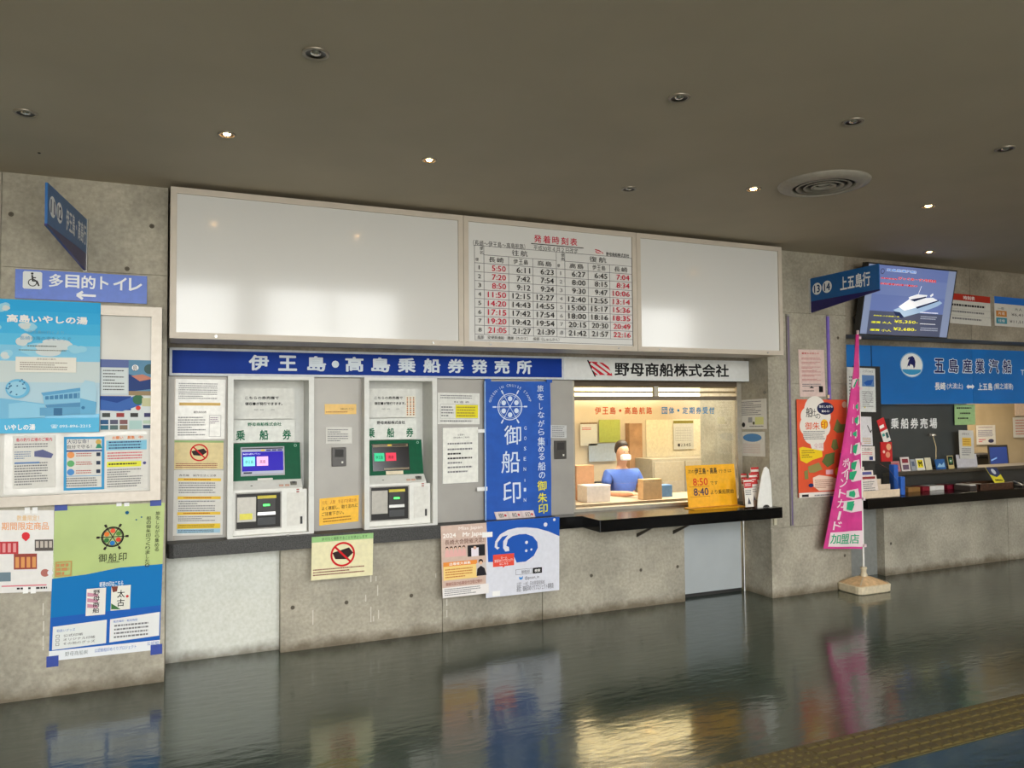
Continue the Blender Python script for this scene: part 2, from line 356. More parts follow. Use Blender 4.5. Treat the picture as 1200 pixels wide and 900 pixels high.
tag(bx('gap_light_stop_2', (5.53, 5.475, 2.2), (13.9, 5.61, 2.284), M_CONCU), kind='structure')  # filler added behind the booth sign top to block lamp light from inside
# ledge and black counters
LX = W(655, 610, 5.275).x
lg = MB(); lg.prism([(-.10, 5.62), (-.10, 5.32), (-.085, 5.285), (-.06, 5.275), (LX, 5.275), (LX, 5.62)], .70, .79, M_STONE, 'z')
tag(lg.build('stone_ledge'), 'long grey granite ledge under the ticket machines', 'ledge')
bolt = MB()
pb = W(338, 634.5, 5.275); bolt.lathe((pb.x, 5.3, .79), [(.012, 0), (.012, .004), (.006, .008), (0, .008)], M_STEEL, 12); 
tag(bolt.build('cap_bolt'), 'small shiny cap bolt on the grey ledge below the left ticket machine', 'bolt')
lb_ = tag(bx('black_ledge', (LX, 5.275, .70), (2.852, 5.62, .79), M_BLACK), 'short black ledge between the blue banner and the projecting counter', 'ledge')
ct = tag(bx('black_counter', (2.852, 5.0, .70), (4.60, 5.60, .79), M_BLACK, bev=.003), 'glossy black counter shelf below the ticket window', 'counter')
cr_ = tag(bx('black_counter', (5.65, 5.07, .70), (13.9, 5.50, .79), M_BLACK, bev=.003), 'long glossy black counter at the right booth behind the pink flag', 'counter')
BR = mat((70, 66, 60), rough=.4, metal=.6, name='bracket_metal')
def bracket(x, y, lab):
    p = W(x, y, 5.25); o = MB().box((p.x-.008, 5.10, .688), (p.x+.008, 5.379, .70), BR).build('shelf_bracket'); tag(o, lab, 'bracket')
    MB().prism([(5.12, .688), (5.15, .688), (5.379, .60), (5.379, .57)], p.x-.006, p.x+.006, BR, 'x').build('brace', o)
bracket(757, 642, 'small dark shelf bracket under the black counter, left one'); bracket(800, 630, 'small dark shelf bracket under the black counter at the grey panel')
o = tag(bx('bracket_plate', (4.63, 5.135, .62), (4.66, 5.15, .70), mat((190, 184, 160), name='plate_paint')), 'short cream bracket plate on the pillar under the counter end', 'bracket')

# ================================================================== FLOOR TACTILE STRIP
M_TACT = mat((86, 77, 42), rough=.4, vary=.12, scale=25, name='yellow_tactile')
tp = empty('tactile_paving', (3.2, 2.70, 0), 'worn yellow-brown tactile paving strip across the floor at bottom right', 'paving')
bar_me = dot_me = None
def tile(x, y, kind):
    global bar_me, dot_me
    t = MB().box((x+.0015, y+.0015, 0), (x+.2985, y+.2985, .004), M_TACT).build('paving_tile', tp)
    if kind == 'bar':
        for i in range(4):
            for k in range(5):
                if bar_me is None:
                    b = MB().add([(a*sx_, b_*sy_, z) for z, a, b_ in ((0, .034, .018), (.005, .028, .012)) for sx_, sy_ in ((-1, -1), (1, -1), (1, 1), (-1, 1))], [(4, 5, 6, 7), (0, 1, 5, 4), (1, 2, 6, 5), (2, 3, 7, 6), (3, 0, 4, 7)], M_TACT).build('bar', t, origin=Vector((0, 0, 0))); bar_me = b.data
                else: b = bpy.data.objects.new('bar', bar_me); COL.objects.link(b); b.parent = t
                b.location = Vector((x+.0375+.075*i, y+.03+.06*k, .004))-wloc(t)
    else:
        if dot_me is None:
            d = MB()
            for i in range(6):
                for k in range(6): d.lathe((.025+.05*i-.15, .025+.05*k-.15, 0), [(.015, 0), (.011, .005), (0, .005)], M_TACT, 8)
            o = d.build('studs', t, origin=Vector((0, 0, 0))); dot_me = o.data
        else: o = bpy.data.objects.new('studs', dot_me); COL.objects.link(o); o.parent = t
        o['kind'] = 'stuff'; o.location = Vector((x+.15, y+.15, .004))-wloc(t)
for i in range(12):
    x = 1.80+.30*i; tile(x, 2.555, 'dot' if i in (2, 1, 0) else 'bar')

# ================================================================== CEILING FITTINGS
GOLD = mat((255, 196, 120), emit=40, vary=0, name='warm_lamp'); RIM = mat((150, 142, 128), rough=.35, metal=.5, name='downlight_rim')
REFL = mat((52, 48, 42), rough=.3, metal=.5, name='downlight_reflector'); LAMP = mat((205, 200, 190), rough=.12, metal=.8, name='unlit_lamp')
def downlight(x, y, lit, lab, r=.05):
    p = WZ(x, y, ZC); t = empty('downlight', (p.x, p.y, ZC), lab, 'ceiling light', 'recessed downlights in the grey ceiling')
    MB().lathe((p.x, p.y, ZC), [(r, 0), (r, -.004), (r*.93, -.008), (r*.76, -.007), (r*.74, 0)], RIM, 28).build('trim_ring', t)
    MB().lathe((p.x, p.y, ZC), [(r*.74, -.005), (r*.6, -.001), (r*.4, -.0008), (0, -.0008)], REFL, 20).build('reflector', t)
    MB().lathe((p.x, p.y, ZC), [(r*.42, -.001), (r*.36, -.006), (r*.15, -.009), (0, -.0095)], GOLD if lit else LAMP, 16).build('lamp', t)
    if lit:
        l = bpy.data.lights.new('downlight_lamp', 'SPOT'); l.energy = 22; l.color = (1, .72, .42); l.spot_size = math.radians(75); l.spot_blend = .8; l.shadow_soft_size = .03
        lo = bpy.data.objects.new('downlight_lamp', l); COL.objects.link(lo); lo.parent = t; lo.location = (0, 0, -.03)
downlight(370, 62, 0, 'unlit round downlight nearest the top centre-left of the ceiling', .052)
downlight(796, 114, 0, 'unlit round downlight right of the ceiling centre, nearest the camera there')
downlight(1000, 142, 0, 'unlit round downlight above and right of the round air diffuser')
downlight(1178, 174, 0, 'unlit round downlight at the far right edge of the ceiling')
downlight(737, 221, 0, 'unlit round downlight over the timetable board')
downlight(30, 132, 0, 'unlit round downlight at the far left edge of the ceiling')
downlight(266, 157, 1, 'lit warm downlight over the left blank light box', .042)
downlight(503, 187, 1, 'lit warm downlight over the right end of the wide blank light box', .042)
downlight(883, 221, 1, 'lit warm downlight directly left of the round air diffuser')
downlight(1088, 241, 1, 'lit warm downlight over the blue gate sign at right')
downlight(1089, 295, 1, 'lit warm downlight just over the hanging screen')
p = WZ(965, 215, ZC); dfz = empty('air_diffuser', (p.x, p.y, ZC), 'round white-grey air diffuser with concentric rings in the ceiling', 'air vent')
M_DIF = mat((158, 152, 140), rough=.5, name='diffuser_paint')
R = .27
MB().lathe((p.x, p.y, ZC), [(R, 0), (R*.98, -.012), (R*.72, -.03), (R*.68, -.026), (R*.68, 0)], M_DIF, 48).build('outer_ring', dfz)
MB().lathe((p.x, p.y, ZC), [(R*.68, -.002), (0, -.002)], mat((40, 38, 34), name='vent_throat'), 40).build('throat', dfz)
for k, (a, b) in enumerate(((.60, .50), (.44, .34), (.28, .18))):
    MB().lathe((p.x, p.y, ZC), [(R*a, -.022), (R*a*.97, -.028), (R*b, -.008), (R*b*1.03, -.004), (R*a, -.022)], M_DIF, 40).build('cone_ring', dfz)
MB().lathe((p.x, p.y, ZC), [(R*.12, -.004), (R*.11, -.014), (0, -.016)], M_DIF, 20).build('centre_cap', dfz)
o = MB().lathe((WZ(46, 179, ZC).x, WZ(46, 179, ZC).y, ZC), [(.008, 0), (.006, -.004), (0, -.005)], M_DARK, 8).build('ceiling_pin'); tag(o, 'tiny dark pin in the ceiling near the left wall', 'pin')

# ================================================================== LIGHT BOXES
YL = 4.95
XB = [-.09, W(543, 254, YL).x, W(745.5, 273, YL).x, 4.605]; Z0, Z1 = 2.06, 2.972
def lightbox(x0, x1, lab, face=True):
    t = empty('light_box', ((x0+x1)/2, YL+.1, Z0), lab, 'light box', 'light boxes over the ticket counter'); e = .0015; fw = .037
    MB().box((x0+e, YL+.03, Z0), (x1-e, 5.30, Z1), M_FRAME).build('housing', t)
    f = MB()
    f.box((x0+e, YL, Z0), (x1-e, YL+.03, Z0+fw), M_FRAME).box((x0+e, YL, Z1-fw), (x1-e, YL+.03, Z1), M_FRAME)
    f.box((x0+e, YL, Z0+fw), (x0+fw, YL+.03, Z1-fw), M_FRAME).box((x1-fw, YL, Z0+fw), (x1-e, YL+.03, Z1-fw), M_FRAME); f.build('frame', t)
    MB().box((x0+fw, YL+.012, Z0+fw), (x1-fw, YL+.029, Z1-fw), M_ACRY).build('face_panel', t)
    n = 2 if x1-x0 > 1.3 else 1
    for k in ((.14, .88) if n == 2 else (.22, .8)):
        x = x0+(x1-x0)*k; q = MB(); q.tube([(x, YL-.001, Z0+.018), (x, YL-.006, Z0+.018)], .008, M_STEEL, 10); q.build('latch', t)
    return t
lightbox(XB[0], XB[1], 'wide blank white light box at left over the ticket machines')
tb = lightbox(XB[1], XB[2], 'middle light box carrying the departure timetable')
lightbox(XB[2], XB[3], 'blank white light box at the right end beside the pillar')
# timetable print
Yt = YL+.0115
s = Sheet((XB[1]+.037, Yt, Z1-.037), (XB[2]-.037, Yt, Z1-.037), (XB[1]+.037, Yt, Z0+.037), ink(214, 214, 212), .0008)
RD = ink(196, 22, 60); T_ = ink(42, 40, 42)
F = lambda x, y: fr(s, YL, x, y)
def tt(st, xl, xr, yt, h, q=T_, bold=0, sp=False):       # h in px, yt top at left edge; slope handled by plane
    a, b = F(xl, yt); c, _ = F(xr, yt); d = F(xl, yt+h)[1]
    (s.spaced if sp else s.text)(st, a, b, c, d, q, bold)
tt('発着時刻表', 626.5, 677, 274.5, 9, RD, .02, True)
s.rect(*F(623, 284.5), F(681, 0)[0], F(623, 285.5)[1], T_)
tt('平成30年４月２日改定', 626, 678, 286.5, 6.5)
tt('（長崎～伊王島～高島航路）', 555, 616, 280.5, 7)
tt('野母商船株式会社', 711, 738, 295, 4.5, BLK, .02)
a, b = F(697, 291)
FLG = ink(200, 40, 60)
s.poly([F(698, 291.5), F(703, 293), F(707, 295.5), F(708, 297), F(703, 297), F(699, 296)], FLG)
for k in range(2): s.line(*F(698.5+k*.8, 293+k*1.6), *F(706.5, 296+k*1.1), .004, WHT)
LNE = ink(120, 120, 124)
# table in fractions measured on the board
cx = [.035, .095, .253, .404, .553, .608, .748, .882, 1.015]
def fx(px): return F(px, 330)[0]
cx = [fx(v) for v in (556.5, 567.5, 596.5, 625, 652.5, 662.5, 689.7, 715, 741)]
ytop, yh1, yh2, ybot, yft = F(556.5, 286.5)[1], F(567.5, 298)[1], F(567, 308.0)[1], F(556.5, 391)[1], F(556.5, 398)[1]
lw = .0035
def hl(y, a, b): s.rect(a, y, b, y+lw/s.Hd, LNE)
def vl_(x, a, b): s.rect(x, a, x+lw/s.Wd, b, LNE)
hl(ytop, cx[0], cx[8]); hl(yh1, cx[1], cx[4]); hl(yh1, cx[5], cx[8]); hl(ybot, cx[0], cx[8]); hl(yft, cx[0], cx[8])
for i, x in enumerate(cx): vl_(x, ytop if i in (0, 1, 4, 5, 8) else yh1, ybot if 0 < i < 8 else yft)
rows = 8; rh = (ybot-yh2)/rows
for r_ in range(rows): hl(yh2+rh*r_, cx[0], cx[8])
def cell(st, i, yt, h, q, bold=0, sp=False, l=.16, r=.1):
    a = cx[i]+(cx[i+1]-cx[i])*l; c = cx[i+1]-(cx[i+1]-cx[i])*r
    (s.spaced if sp else s.text)(st, a, yt, c, yt+h, q, bold)
mid = (ytop+yh1)/2
s.spaced('往航', cx[2]+.02, mid-.022, cx[3]-.03, mid+.028, T_); s.spaced('復航', cx[6]+.01, mid-.022, cx[7]-.02, mid+.028, T_)
for c0 in (0, 4):
    s.vtext('便名', cx[c0]+.03, ytop+.01, cx[c0]+.05, yh1+.005, T_); s.text('便', cx[c0]+.006, yh2-.04, cx[c0]+.024, yh2-.012, T_)
for i, h in zip((1, 2, 3, 5, 6, 7), ('長崎', '伊王島', '高島', '高島', '伊王島', '長崎')):
    cell(h, i, yh1+.016, .045, T_, 0, True, .2, .2)
A = [('5:50', '6:11', '6:23'), ('7:20', '7:42', '7:54'), ('8:50', '9:12', '9:24'), ('11:50', '12:15', '12:27'), ('14:20', '14:43', '14:55'), ('17:15', '17:42', '17:54'), ('19:20', '19:42', '19:54'), ('21:05', '21:27', '21:39')]
B = [('6:27', '6:45', '7:04'), ('8:00', '8:15', '8:34'), ('9:30', '9:47', '10:06'), ('12:40', '12:55', '13:14'), ('15:00', '15:17', '15:36'), ('18:00', '18:16', '18:35'), ('20:15', '20:30', '20:49'), ('21:42', '21:57', '22:16')]
for r_ in range(8):
    y = yh2+rh*r_+rh*.2; h = rh*.64
    for c0 in (0, 4): s.text(str(r_+1), cx[c0]+(.018 if r_ else .023), y+.008, cx[c0]+(.036 if r_ else .028), y+h-.006, LNE if c0 else T_)
    for i, st in enumerate(A[r_]): cell(st, 1+i, y, h, RD if i == 0 else T_, .012, False, .14 if len(st) > 4 else .32, .12)
    for i, st in enumerate(B[r_]): cell(st, 5+i, y, h, RD if i == 2 else T_, .012, False, .12 if len(st) > 4 else .3, .12)
yf = ybot+.012; s.text('船舶　安便高速船　鷹巣（たかす）　俊寛（しゅんかん）', cx[0]+.012, yf, cx[4]+.01, yf+.03, T_)
s.build('timetable_sheet', parent=tb)

# ================================================================== HEADER SIGN BAND
YH = 5.385
xb = W(660.5, 430, YH).x
M_BLUE = mat((10, 50, 138), rough=.55, vary=.06, scale=3, name='header_blue', spec=.12)
hb = empty('header_sign', (1.2, YH, 1.86), 'long blue header sign with white lettering over the ticket machines', 'sign')
def band(t, x0, x1, face, tr):
    z0, z1 = 1.858, 2.040; e = .016
    MB().box((x0, YH, z0), (x1, 5.45, z1), tr).build('case', t)
    q = Sheet((x0+e, YH-.001, z1-e), (x1-e, YH-.001, z1-e), (x0+e, YH-.001, z0+e), face, .001); return q
s = band(hb, -.095, xb, M_BLUE, mat((188, 194, 200), rough=.4, name='header_trim'))
HW = ink(205, 214, 222)
chars = '伊王島・高島乗船券発売所'
xs_ = [(291.5, 315), (326, 348), (360, 382), (388, 398), (404.5, 426), (435, 457), (466, 487), (496, 516), (524.5, 543.5), (552.5, 571), (579, 597), (605, 623)]
for ch, (a, b) in zip(chars, xs_):
    c0 = fr(s, YH, a, 430)[0]; c1 = fr(s, YH, b, 430)[0]
    if ch == '・': s.ell((c0+c1)/2, .5, (c1-c0)*.42, HW)
    else: s.text(ch, c0, .14, c1, .84, HW, .045)
s.build('lettering', parent=hb)
hw = empty('header_sign', (3.4, YH, 1.86), 'white header sign with red striped flag emblem and black company name', 'sign')
s = band(hw, xb+.002, 4.605, mat((205, 206, 204), rough=.3, vary=.02, name='header_white'), mat((205, 208, 208), rough=.4, name='header_trim_white'))
a = fr(s, YH, 720, 433)[0]; b = fr(s, YH, 854, 433)[0]
s.text('野母商船株式会社', a, .12, b, .88, BLK, .035)
G = lambda x, y: fr(s, YH, x, y)
s.poly([G(689, 423.5), G(697, 424), (G(706, 426)[0], G(706, 425)[1]), G(713, 430), G(716.5, 437), G(717.5, 440.5), G(710, 439.5), G(697.5, 439.5)], ink(190, 28, 48))
s.line(*G(688.5, 422), *G(697.5, 441.5), .012, BLK)
for (x0, y0, x1, y1) in ((692, 425.5, 711, 439), (700, 425, 716, 437)): s.line(*G(x0, y0), *G(x1, y1), .02, ink(205, 206, 204))
s.line(*G(693.5, 432), *G(702, 439.3), .014, ink(205, 206, 204))
s.build('lettering', parent=hw)

# ================================================================== MACHINE BAY
YC = 5.425
MX = [(W(266.7, 540, 5.33).x, W(368, 540, 5.33).x), (W(427, 540, 5.33).x, W(512.5, 540, 5.33).x)]
WINX = W(670, 520, 5.45).x
def clad(x0, x1, lab):
    t = tag(bx('cladding_panel', (x0, YC, .79), (x1, YC+.06, 1.856), M_ALU), lab, 'panel', 'grey metal panels of the machine bay'); return t
c1 = clad(-.10, MX[0][0], 'grey metal panel at the left end of the machine bay behind taped papers')
c2 = clad(MX[0][1], MX[1][0], 'grey metal panel between the two ticket machines')
c3 = clad(MX[1][1], WINX, 'grey metal panel between the right ticket machine and the window')
jx = W(645, 520, YC).x
for x in (W(204, 540, YC).x, ): MB().box((x, YC-.003, .79), (x+.006, YC, 1.85), M_SILV).build('edge_strip', c1)
def machine(x0, x1, lab, dark):
    Wm = x1-x0
    t = empty('ticket_machine', ((x0+x1)/2, 5.35, .79), lab, 'ticket machine', 'ticket machines built into the grey wall')
    X = lambda u: x0+Wm*u
    Zt = 1.856
    f = MB(); e = .035
    f.box((x0, 5.33, .79), (X(0)+e, YC, Zt), M_MFR).box((x1-e, 5.33, .79), (x1, YC, Zt), M_MFR).box((x0+e, 5.33, Zt-.022), (x1-e, YC, Zt), M_MFR).box((x0+e, 5.33, .79), (x1-e, YC, .803), M_MFR)
    f.build('surround', t)
    # recess box behind
    g = MB()
    g.box((x0+.012, YC, .79), (x0+e, 5.60, Zt), M_MFR).box((x1-e, YC, .79), (x1-.012, 5.60, Zt), M_MFR).box((x0+e, 5.58, .8), (x1-e, 5.60, Zt), M_MFR).box((x0+e, YC, Zt-.02), (x1-e, 5.58, Zt), M_MFR)
    g.build('recess', t)
    xi0, xi1 = x0+e, x1-e
    # machine body silhouette (y,z), front facing -y
    MB().prism([(5.57, .803), (5.375, .803), (5.375, 1.10), (5.44, 1.155), (5.455, 1.16), (5.50, 1.405), (5.57, 1.405)], xi0+.002, xi1-.035, M_MACH, 'x').box((xi1-.035, 5.375, .803), (xi1-.006, 5.57, 1.09), M_MACH).build('body', t)
    # upper sign plates
    q = Sheet((xi0+.002, 5.52, 1.785), (xi1-.07, 5.52, 1.785), (xi0+.002, 5.52, 1.57), mat((214, 214, 208), name='plate_white'), .01)
    q.text('こちらの券売機で', .20, .27, .74, .37, BLK, .03); q.text('領収書が発行できます。', .20, .46, .80, .56, BLK, .04)
    q.spaced('硬貨　券', .34, .68, .68, .73, ink(150, 152, 150))
    if dark:
        q.rect(.80, .26, .99, .98, ink(228, 222, 206))
        for i in range(3):
            for k in range(9): q.rect(.82+.06*i, .30+.072*k, .845+.06*i, .345+.072*k, ink(200, 120, 60) if k % 2 else ink(150, 90, 50))
    q.build('notice_plate', parent=t)
    q = Sheet((xi0+.002, 5.51, 1.565), (xi1-.07, 5.51, 1.565), (xi0+.002, 5.51, 1.41), mat((220, 222, 216), name='plate_white2'), .01)
    GR = ink(24, 104, 72)
    q.text('野母商船株式会社', .24, .12, .78, .28, GR if not dark else BLK, .035)
    for ch, x in zip('乗船券', (.06, .43, .80)): q.text(ch, x, .45, x+.14, .90, GR, .035)
    q.build('name_plate', parent=t)
    # slanted green touch panel
    n0 = Vector((xi0+.001, 5.493, 1.405)); n1 = Vector((xi1-.037, 5.493, 1.405)); n2 = Vector((xi0+.001, 5.440, 1.150))
    n1b = n1
    q = Sheet(n0, n1b, n2, M_GREEN, .012)
    q.ring(.93, .08, .022, .008, ink(150, 190, 170))
    q.build('green_fascia', parent=t)
    p_ = lambda a, b: n0+(n1-n0)*a+(n2-n0)*b
    off = Vector((0, -.006, .001))
    sc = Sheet(p_(.12, .10)+off, p_(.76, .10)+off, p_(.12, .86)+off, mat((150, 152, 158), rough=.3, name='bezel'), .008)
    if not dark:
        sb = mat((34, 18, 150), rough=.3, emit=.35, vary=0, name='screen_blue')
        sc.rect(.03, .08, .97, .93, mat((150, 152, 170), rough=.2, emit=.3, vary=0, name='screen_grey')); sc.rect(.03, .17, .97, .84, sb); sc.rect(.03, .04, .97, .08, mat((14, 14, 20), name='screen_edge'))
        sc.rect(.46, .10, .55, .15, ink(225, 200, 50)); [sc.rect(.58+.13*i, .10, .69+.13*i, .15, ink(40, 40, 110)) for i in range(3)]
        sc.text('乗船券を選択して下さい', .05, .22, .45, .27, mat((220, 220, 240), emit=.5, vary=0, name='screen_text'))
        sc.rect(.06, .34, .32, .66, mat((120, 205, 210), emit=.5, vary=0, name='key_cyan')); sc.rect(.36, .34, .62, .66, mat((222, 160, 200), emit=.5, vary=0, name='key_pink'))
        sc.text('伊王島', .10, .46, .28, .58, BLK); sc.text('高島', .43, .46, .56, .58, BLK); sc.rect(.06, .87, .25, .92, ink(40, 40, 60))
    else:
        sc.rect(.0, .0, 1, 1, mat((22, 16, 18), rough=.15, name='screen_dark', vary=0)); sc.rect(.02, .02, .98, .12, mat((118, 104, 76), rough=.2, name='screen_bar')); sc.rect(.3, .90, .98, .97, mat((118, 104, 76), rough=.2, name='screen_bar'))
        sc.rect(.05, .34, .32, .64, mat((60, 180, 130), emit=.4, vary=0, name='key_green')); sc.rect(.36, .34, .64, .64, mat((205, 60, 80), emit=.4, vary=0, name='key_red'))
        sc.text('伊王島', .09, .44, .28, .56, BLK); sc.text('高島', .43, .44, .57, .56, BLK); sc.rect(.42, .03, .53, .09, ink(225, 190, 60)); sc.rect(.55, .04, .93, .09, ink(40, 36, 30))
    sc.build('touch_screen', parent=t)
    if dark: q = Sheet(p_(.34, .87)+off, p_(.64, .87)+off, p_(.34, .97)+off, mat((222, 208, 180), name='label_cream'), .002)
    else: q = Sheet(p_(.36, .93)+off, p_(.58, .93)+off, p_(.36, .98)+off, PAPER, .002)
    q.build('label_strip', parent=t)
    # sloping coin shelf: keys
    sl = lambda u, k: Vector((X(u), 5.375+.065*k, 1.10+.055*k))
    for u in (.60, .67):
        MB().box((X(u), 5.39, 1.105), (X(u)+.028, 5.41, 1.125), mat((190, 150, 130), name='key_body')).build('key_button', t)
    MB().box((X(.735), 5.395, 1.118), (X(.81), 5.43, 1.14), mat((96, 94, 84), name='coin_slot', metal=.5)).box((X(.755), 5.392, 1.13), (X(.79), 5.42, 1.142), M_DARK).build('coin_slot', t)
    MB().lathe((X(.28), 5.40, 1.122), [(.007, 0), (.007, .004), (0, .004)], M_DARK, 10).build('sensor', t)
    for u, z in ((.80, 1.085), (.80, 1.07)): MB().box((X(u), 5.37, z), (X(u)+.018, 5.376+.04, z+.007), mat((150, 60, 50), name='indicator')).build('indicator', t)
    # note unit opening
    a0, a1, z0, z1 = X(.105), X(.61), .845, 1.075
    o = MB(); o.box((a0, 5.372, z0), (a1, 5.3745, z1), mat((24, 22, 20), name='opening_dark'))
    o.box((a0-.008, 5.368, z0-.008), (a0, 5.375, z1+.008), mat((150, 148, 142), rough=.4, name='opening_rim')).box((a1, 5.368, z0-.008), (a1+.008, 5.375, z1+.008), mat((150, 148, 142), rough=.4, name='opening_rim')).box((a0, 5.368, z1), (a1, 5.375, z1+.008), mat((150, 148, 142), rough=.4, name='opening_rim')).box((a0, 5.368, z0-.008), (a1, 5.375, z0), mat((150, 148, 142), rough=.4, name='opening_rim'))
    o.build('opening', t)
    MB().box((a0+.004, 5.366, z0+.045), (a0+(a1-a0)*.44, 5.372, z1-.022), mat((150, 147, 139), rough=.35, metal=.3, name='return_flap')).build('return_flap', t)
    MB().box((a0+(a1-a0)*.47, 5.357, z0+.10), (a0+(a1-a0)*.88, 5.372, z0+.195), M_DARK).box((a0+(a1-a0)*.47, 5.352, z0+.085), (a0+(a1-a0)*.88, 5.37, z0+.105), M_STEEL).box((a0+(a1-a0)*.47, 5.357, z0+.02), (a0+(a1-a0)*.88, 5.372, z0+.07), mat((64, 66, 68), name='receipt_slot')).build('note_slot', t)
    MB().box((a0+(a1-a0)*.47, 5.355, z0+.195), (a0+(a1-a0)*.90, 5.372, z0+.214), mat((205, 190, 70), name='yellow_strip')).build('yellow_strip', t)
    MB().box((a0+(a1-a0)*.60, 5.3545, z0+.145), (a0+(a1-a0)*.75, 5.357, z0+.157), mat((70, 230, 90), emit=2.0, vary=0, name='green_led')).build('indicator_lamp', t)
    if not dark: MB().box((a0+.02, 5.364, z0+.06), (a0+.10, 5.366, z0+.10), mat((226, 218, 90), name='yellow_tag')).build('sticker', t)
    MB().box((X(.69), 5.372, .845), (X(.90), 5.3748, 1.07), mat((218, 217, 210), name='service_door')).build('service_door', t)
    MB().box((X(.845), 5.368, .855), (X(.872), 5.3745, .905), M_DARK).build('key_lock', t)
machine(*MX[0], 'left white and green ticket machine with a lit blue screen', False)
machine(*MX[1], 'right white and green ticket machine with a dark screen', True)

NS = ink(200, 20, 30)
def nosign(s, a, b, r):       # crossed-out camera mark
    s.poly([(a-r*.85, b-r*.25), (a+r*.5, b-r*.75), (a+r*.85, b-.1*r), (a+r*.3, b+r*.6), (a-r*.6, b+r*.5)], ink(48, 30, 30))
    s.ring(a, b, r, r*.16, NS); k = s.Wd/s.Hd; s.line(a-r*.66, b-r*.66*k, a+r*.66, b+r*.66*k, r*.16*s.Wd, NS)
YN = YC-.004
# papers at left end
s = sheet(YN, (206, 444), (264.5, 445), (204.5, 515), mat((205, 204, 198), rough=.25, name='laminated_grey', coat=.4))
s.fine(.06, .06, .92, .34, 8, GRY, 3); s.rect(.08, .39, .9, .44, ink(215, 180, 110)); s.text('運航時刻表', .36, .53, .62, .57, T_); s.fine(.06, .62, .66, .95, 8, GRY, 5); s.frame(.68, .60, .92, .96, .002, GRY); s.fine(.7, .63, .9, .75, 4, ink(130, 110, 130), 5)
s.build('notice', 'wrinkled laminated timetable sheet at the top of the left grey panel', 'notice')
s = sheet(YN, (204.5, 516), (262, 516.5), (204, 550), mat((216, 198, 146), name='notice_tan'))
s.rect(0, 0, 1, .07, ink(150, 180, 120)); nosign(s, .5, .42, .19); s.fine(.03, .78, .97, .97, 3, ink(150, 70, 60), 4)
s.build('notice', 'tan no-filming notice with a red crossed-out camera on the left grey panel', 'notice')
s = sheet(YN, (204, 551), (262, 551.5), (202.5, 628), PAPER)
s.text('券売機　操作方法と注意', .10, .06, .85, .095, T_)
for y, n in ((.12, 1), (.40, 2), (.64, 3)):
    s.rect(.08, y, .95, y+.045, ink(228, 190, 70)); s.fine(.2, y+.005, .8, y+.04, 1, ink(170, 90, 40), n)
    s.fine(.10, y+.06, .92, y+.24 if n < 3 else y+.15, 5 if n < 3 else 3, GRY, n+10)
s.rect(.08, .82, .95, .895, ink(228, 196, 60)); s.fine(.1, .83, .9, .885, 2, ink(120, 80, 30), 2); s.rect(.08, .90, .95, .965, ink(160, 196, 214)); s.fine(.1, .91, .9, .96, 2, T_, 8)
s.build('notice', 'white how-to notice with yellow bars, lowest on the left grey panel', 'notice')
# between machines
s = sheet(YN, (380.5, 473.5), (417.5, 473.5), (380.5, 485.5), mat((216, 170, 58), rough=.3, name='gold_label')); s.text('お知らせください', .5, .35, .92, .6, T_); s.fine(.04, .7, .8, .88, 1, ink(150, 90, 40), 3)
s.build('label_plate', 'small gold-yellow label between the two ticket machines', 'label')
s = sheet(YN, (382, 500.5), (412.5, 500.5), (382, 520), PAPER); s.fine(.06, .1, .94, .9, 6, GRY, 21)
s.build('notice', 'small white notice above the intercom between the ticket machines', 'notice')
def intercom(x0, y0, x1, y1, lab):
    a = W(x0, y0, YC); b = W(x1, y1, YC)
    o = tag(bx('intercom', (a.x, YC-.022, b.z), (b.x, YC-.0005, a.z), mat((58, 54, 50), rough=.4, name='intercom_plate'), bev=.003), lab, 'intercom', 'dark intercom plates')
    w_ = b.x-a.x; h_ = a.z-b.z
    MB().box((a.x+w_*.2, YC-.0255, b.z+h_*.5), (b.x-w_*.2, YC-.0225, a.z-h_*.1), mat((36, 34, 32), name='grille')).build('speaker_grille', o)
    MB().box((a.x+w_*.66, YC-.0255, b.z+h_*.16), (a.x+w_*.78, YC-.0225, b.z+h_*.26), mat((220, 220, 210), name='button_white')).build('call_button', o)
intercom(388.5, 524.5, 405, 546, 'dark intercom plate between the two ticket machines')
intercom(649, 516.5, 662.5, 537.5, 'dark intercom plate beside the ticket window')
s = sheet(YN, (374.5, 584.5), (420.5, 580), (374, 616), mat((240, 184, 22), rough=.4, name='yellow_sticker'))
tt_ = ink(70, 50, 20)
s.text('行先　人数　を必ずお確かめ', .06, .10, .94, .24, ink(170, 90, 30)); s.text('よく確認し、取り忘れに', .06, .31, .97, .45, tt_, .02); s.text('ご注意下さい。', .06, .52, .62, .66, tt_, .02); s.fine(.1, .73, .9, .93, 2, ink(160, 110, 30), 6)
s.build('sticker', 'bright yellow caution sticker low between the two ticket machines', 'sticker')
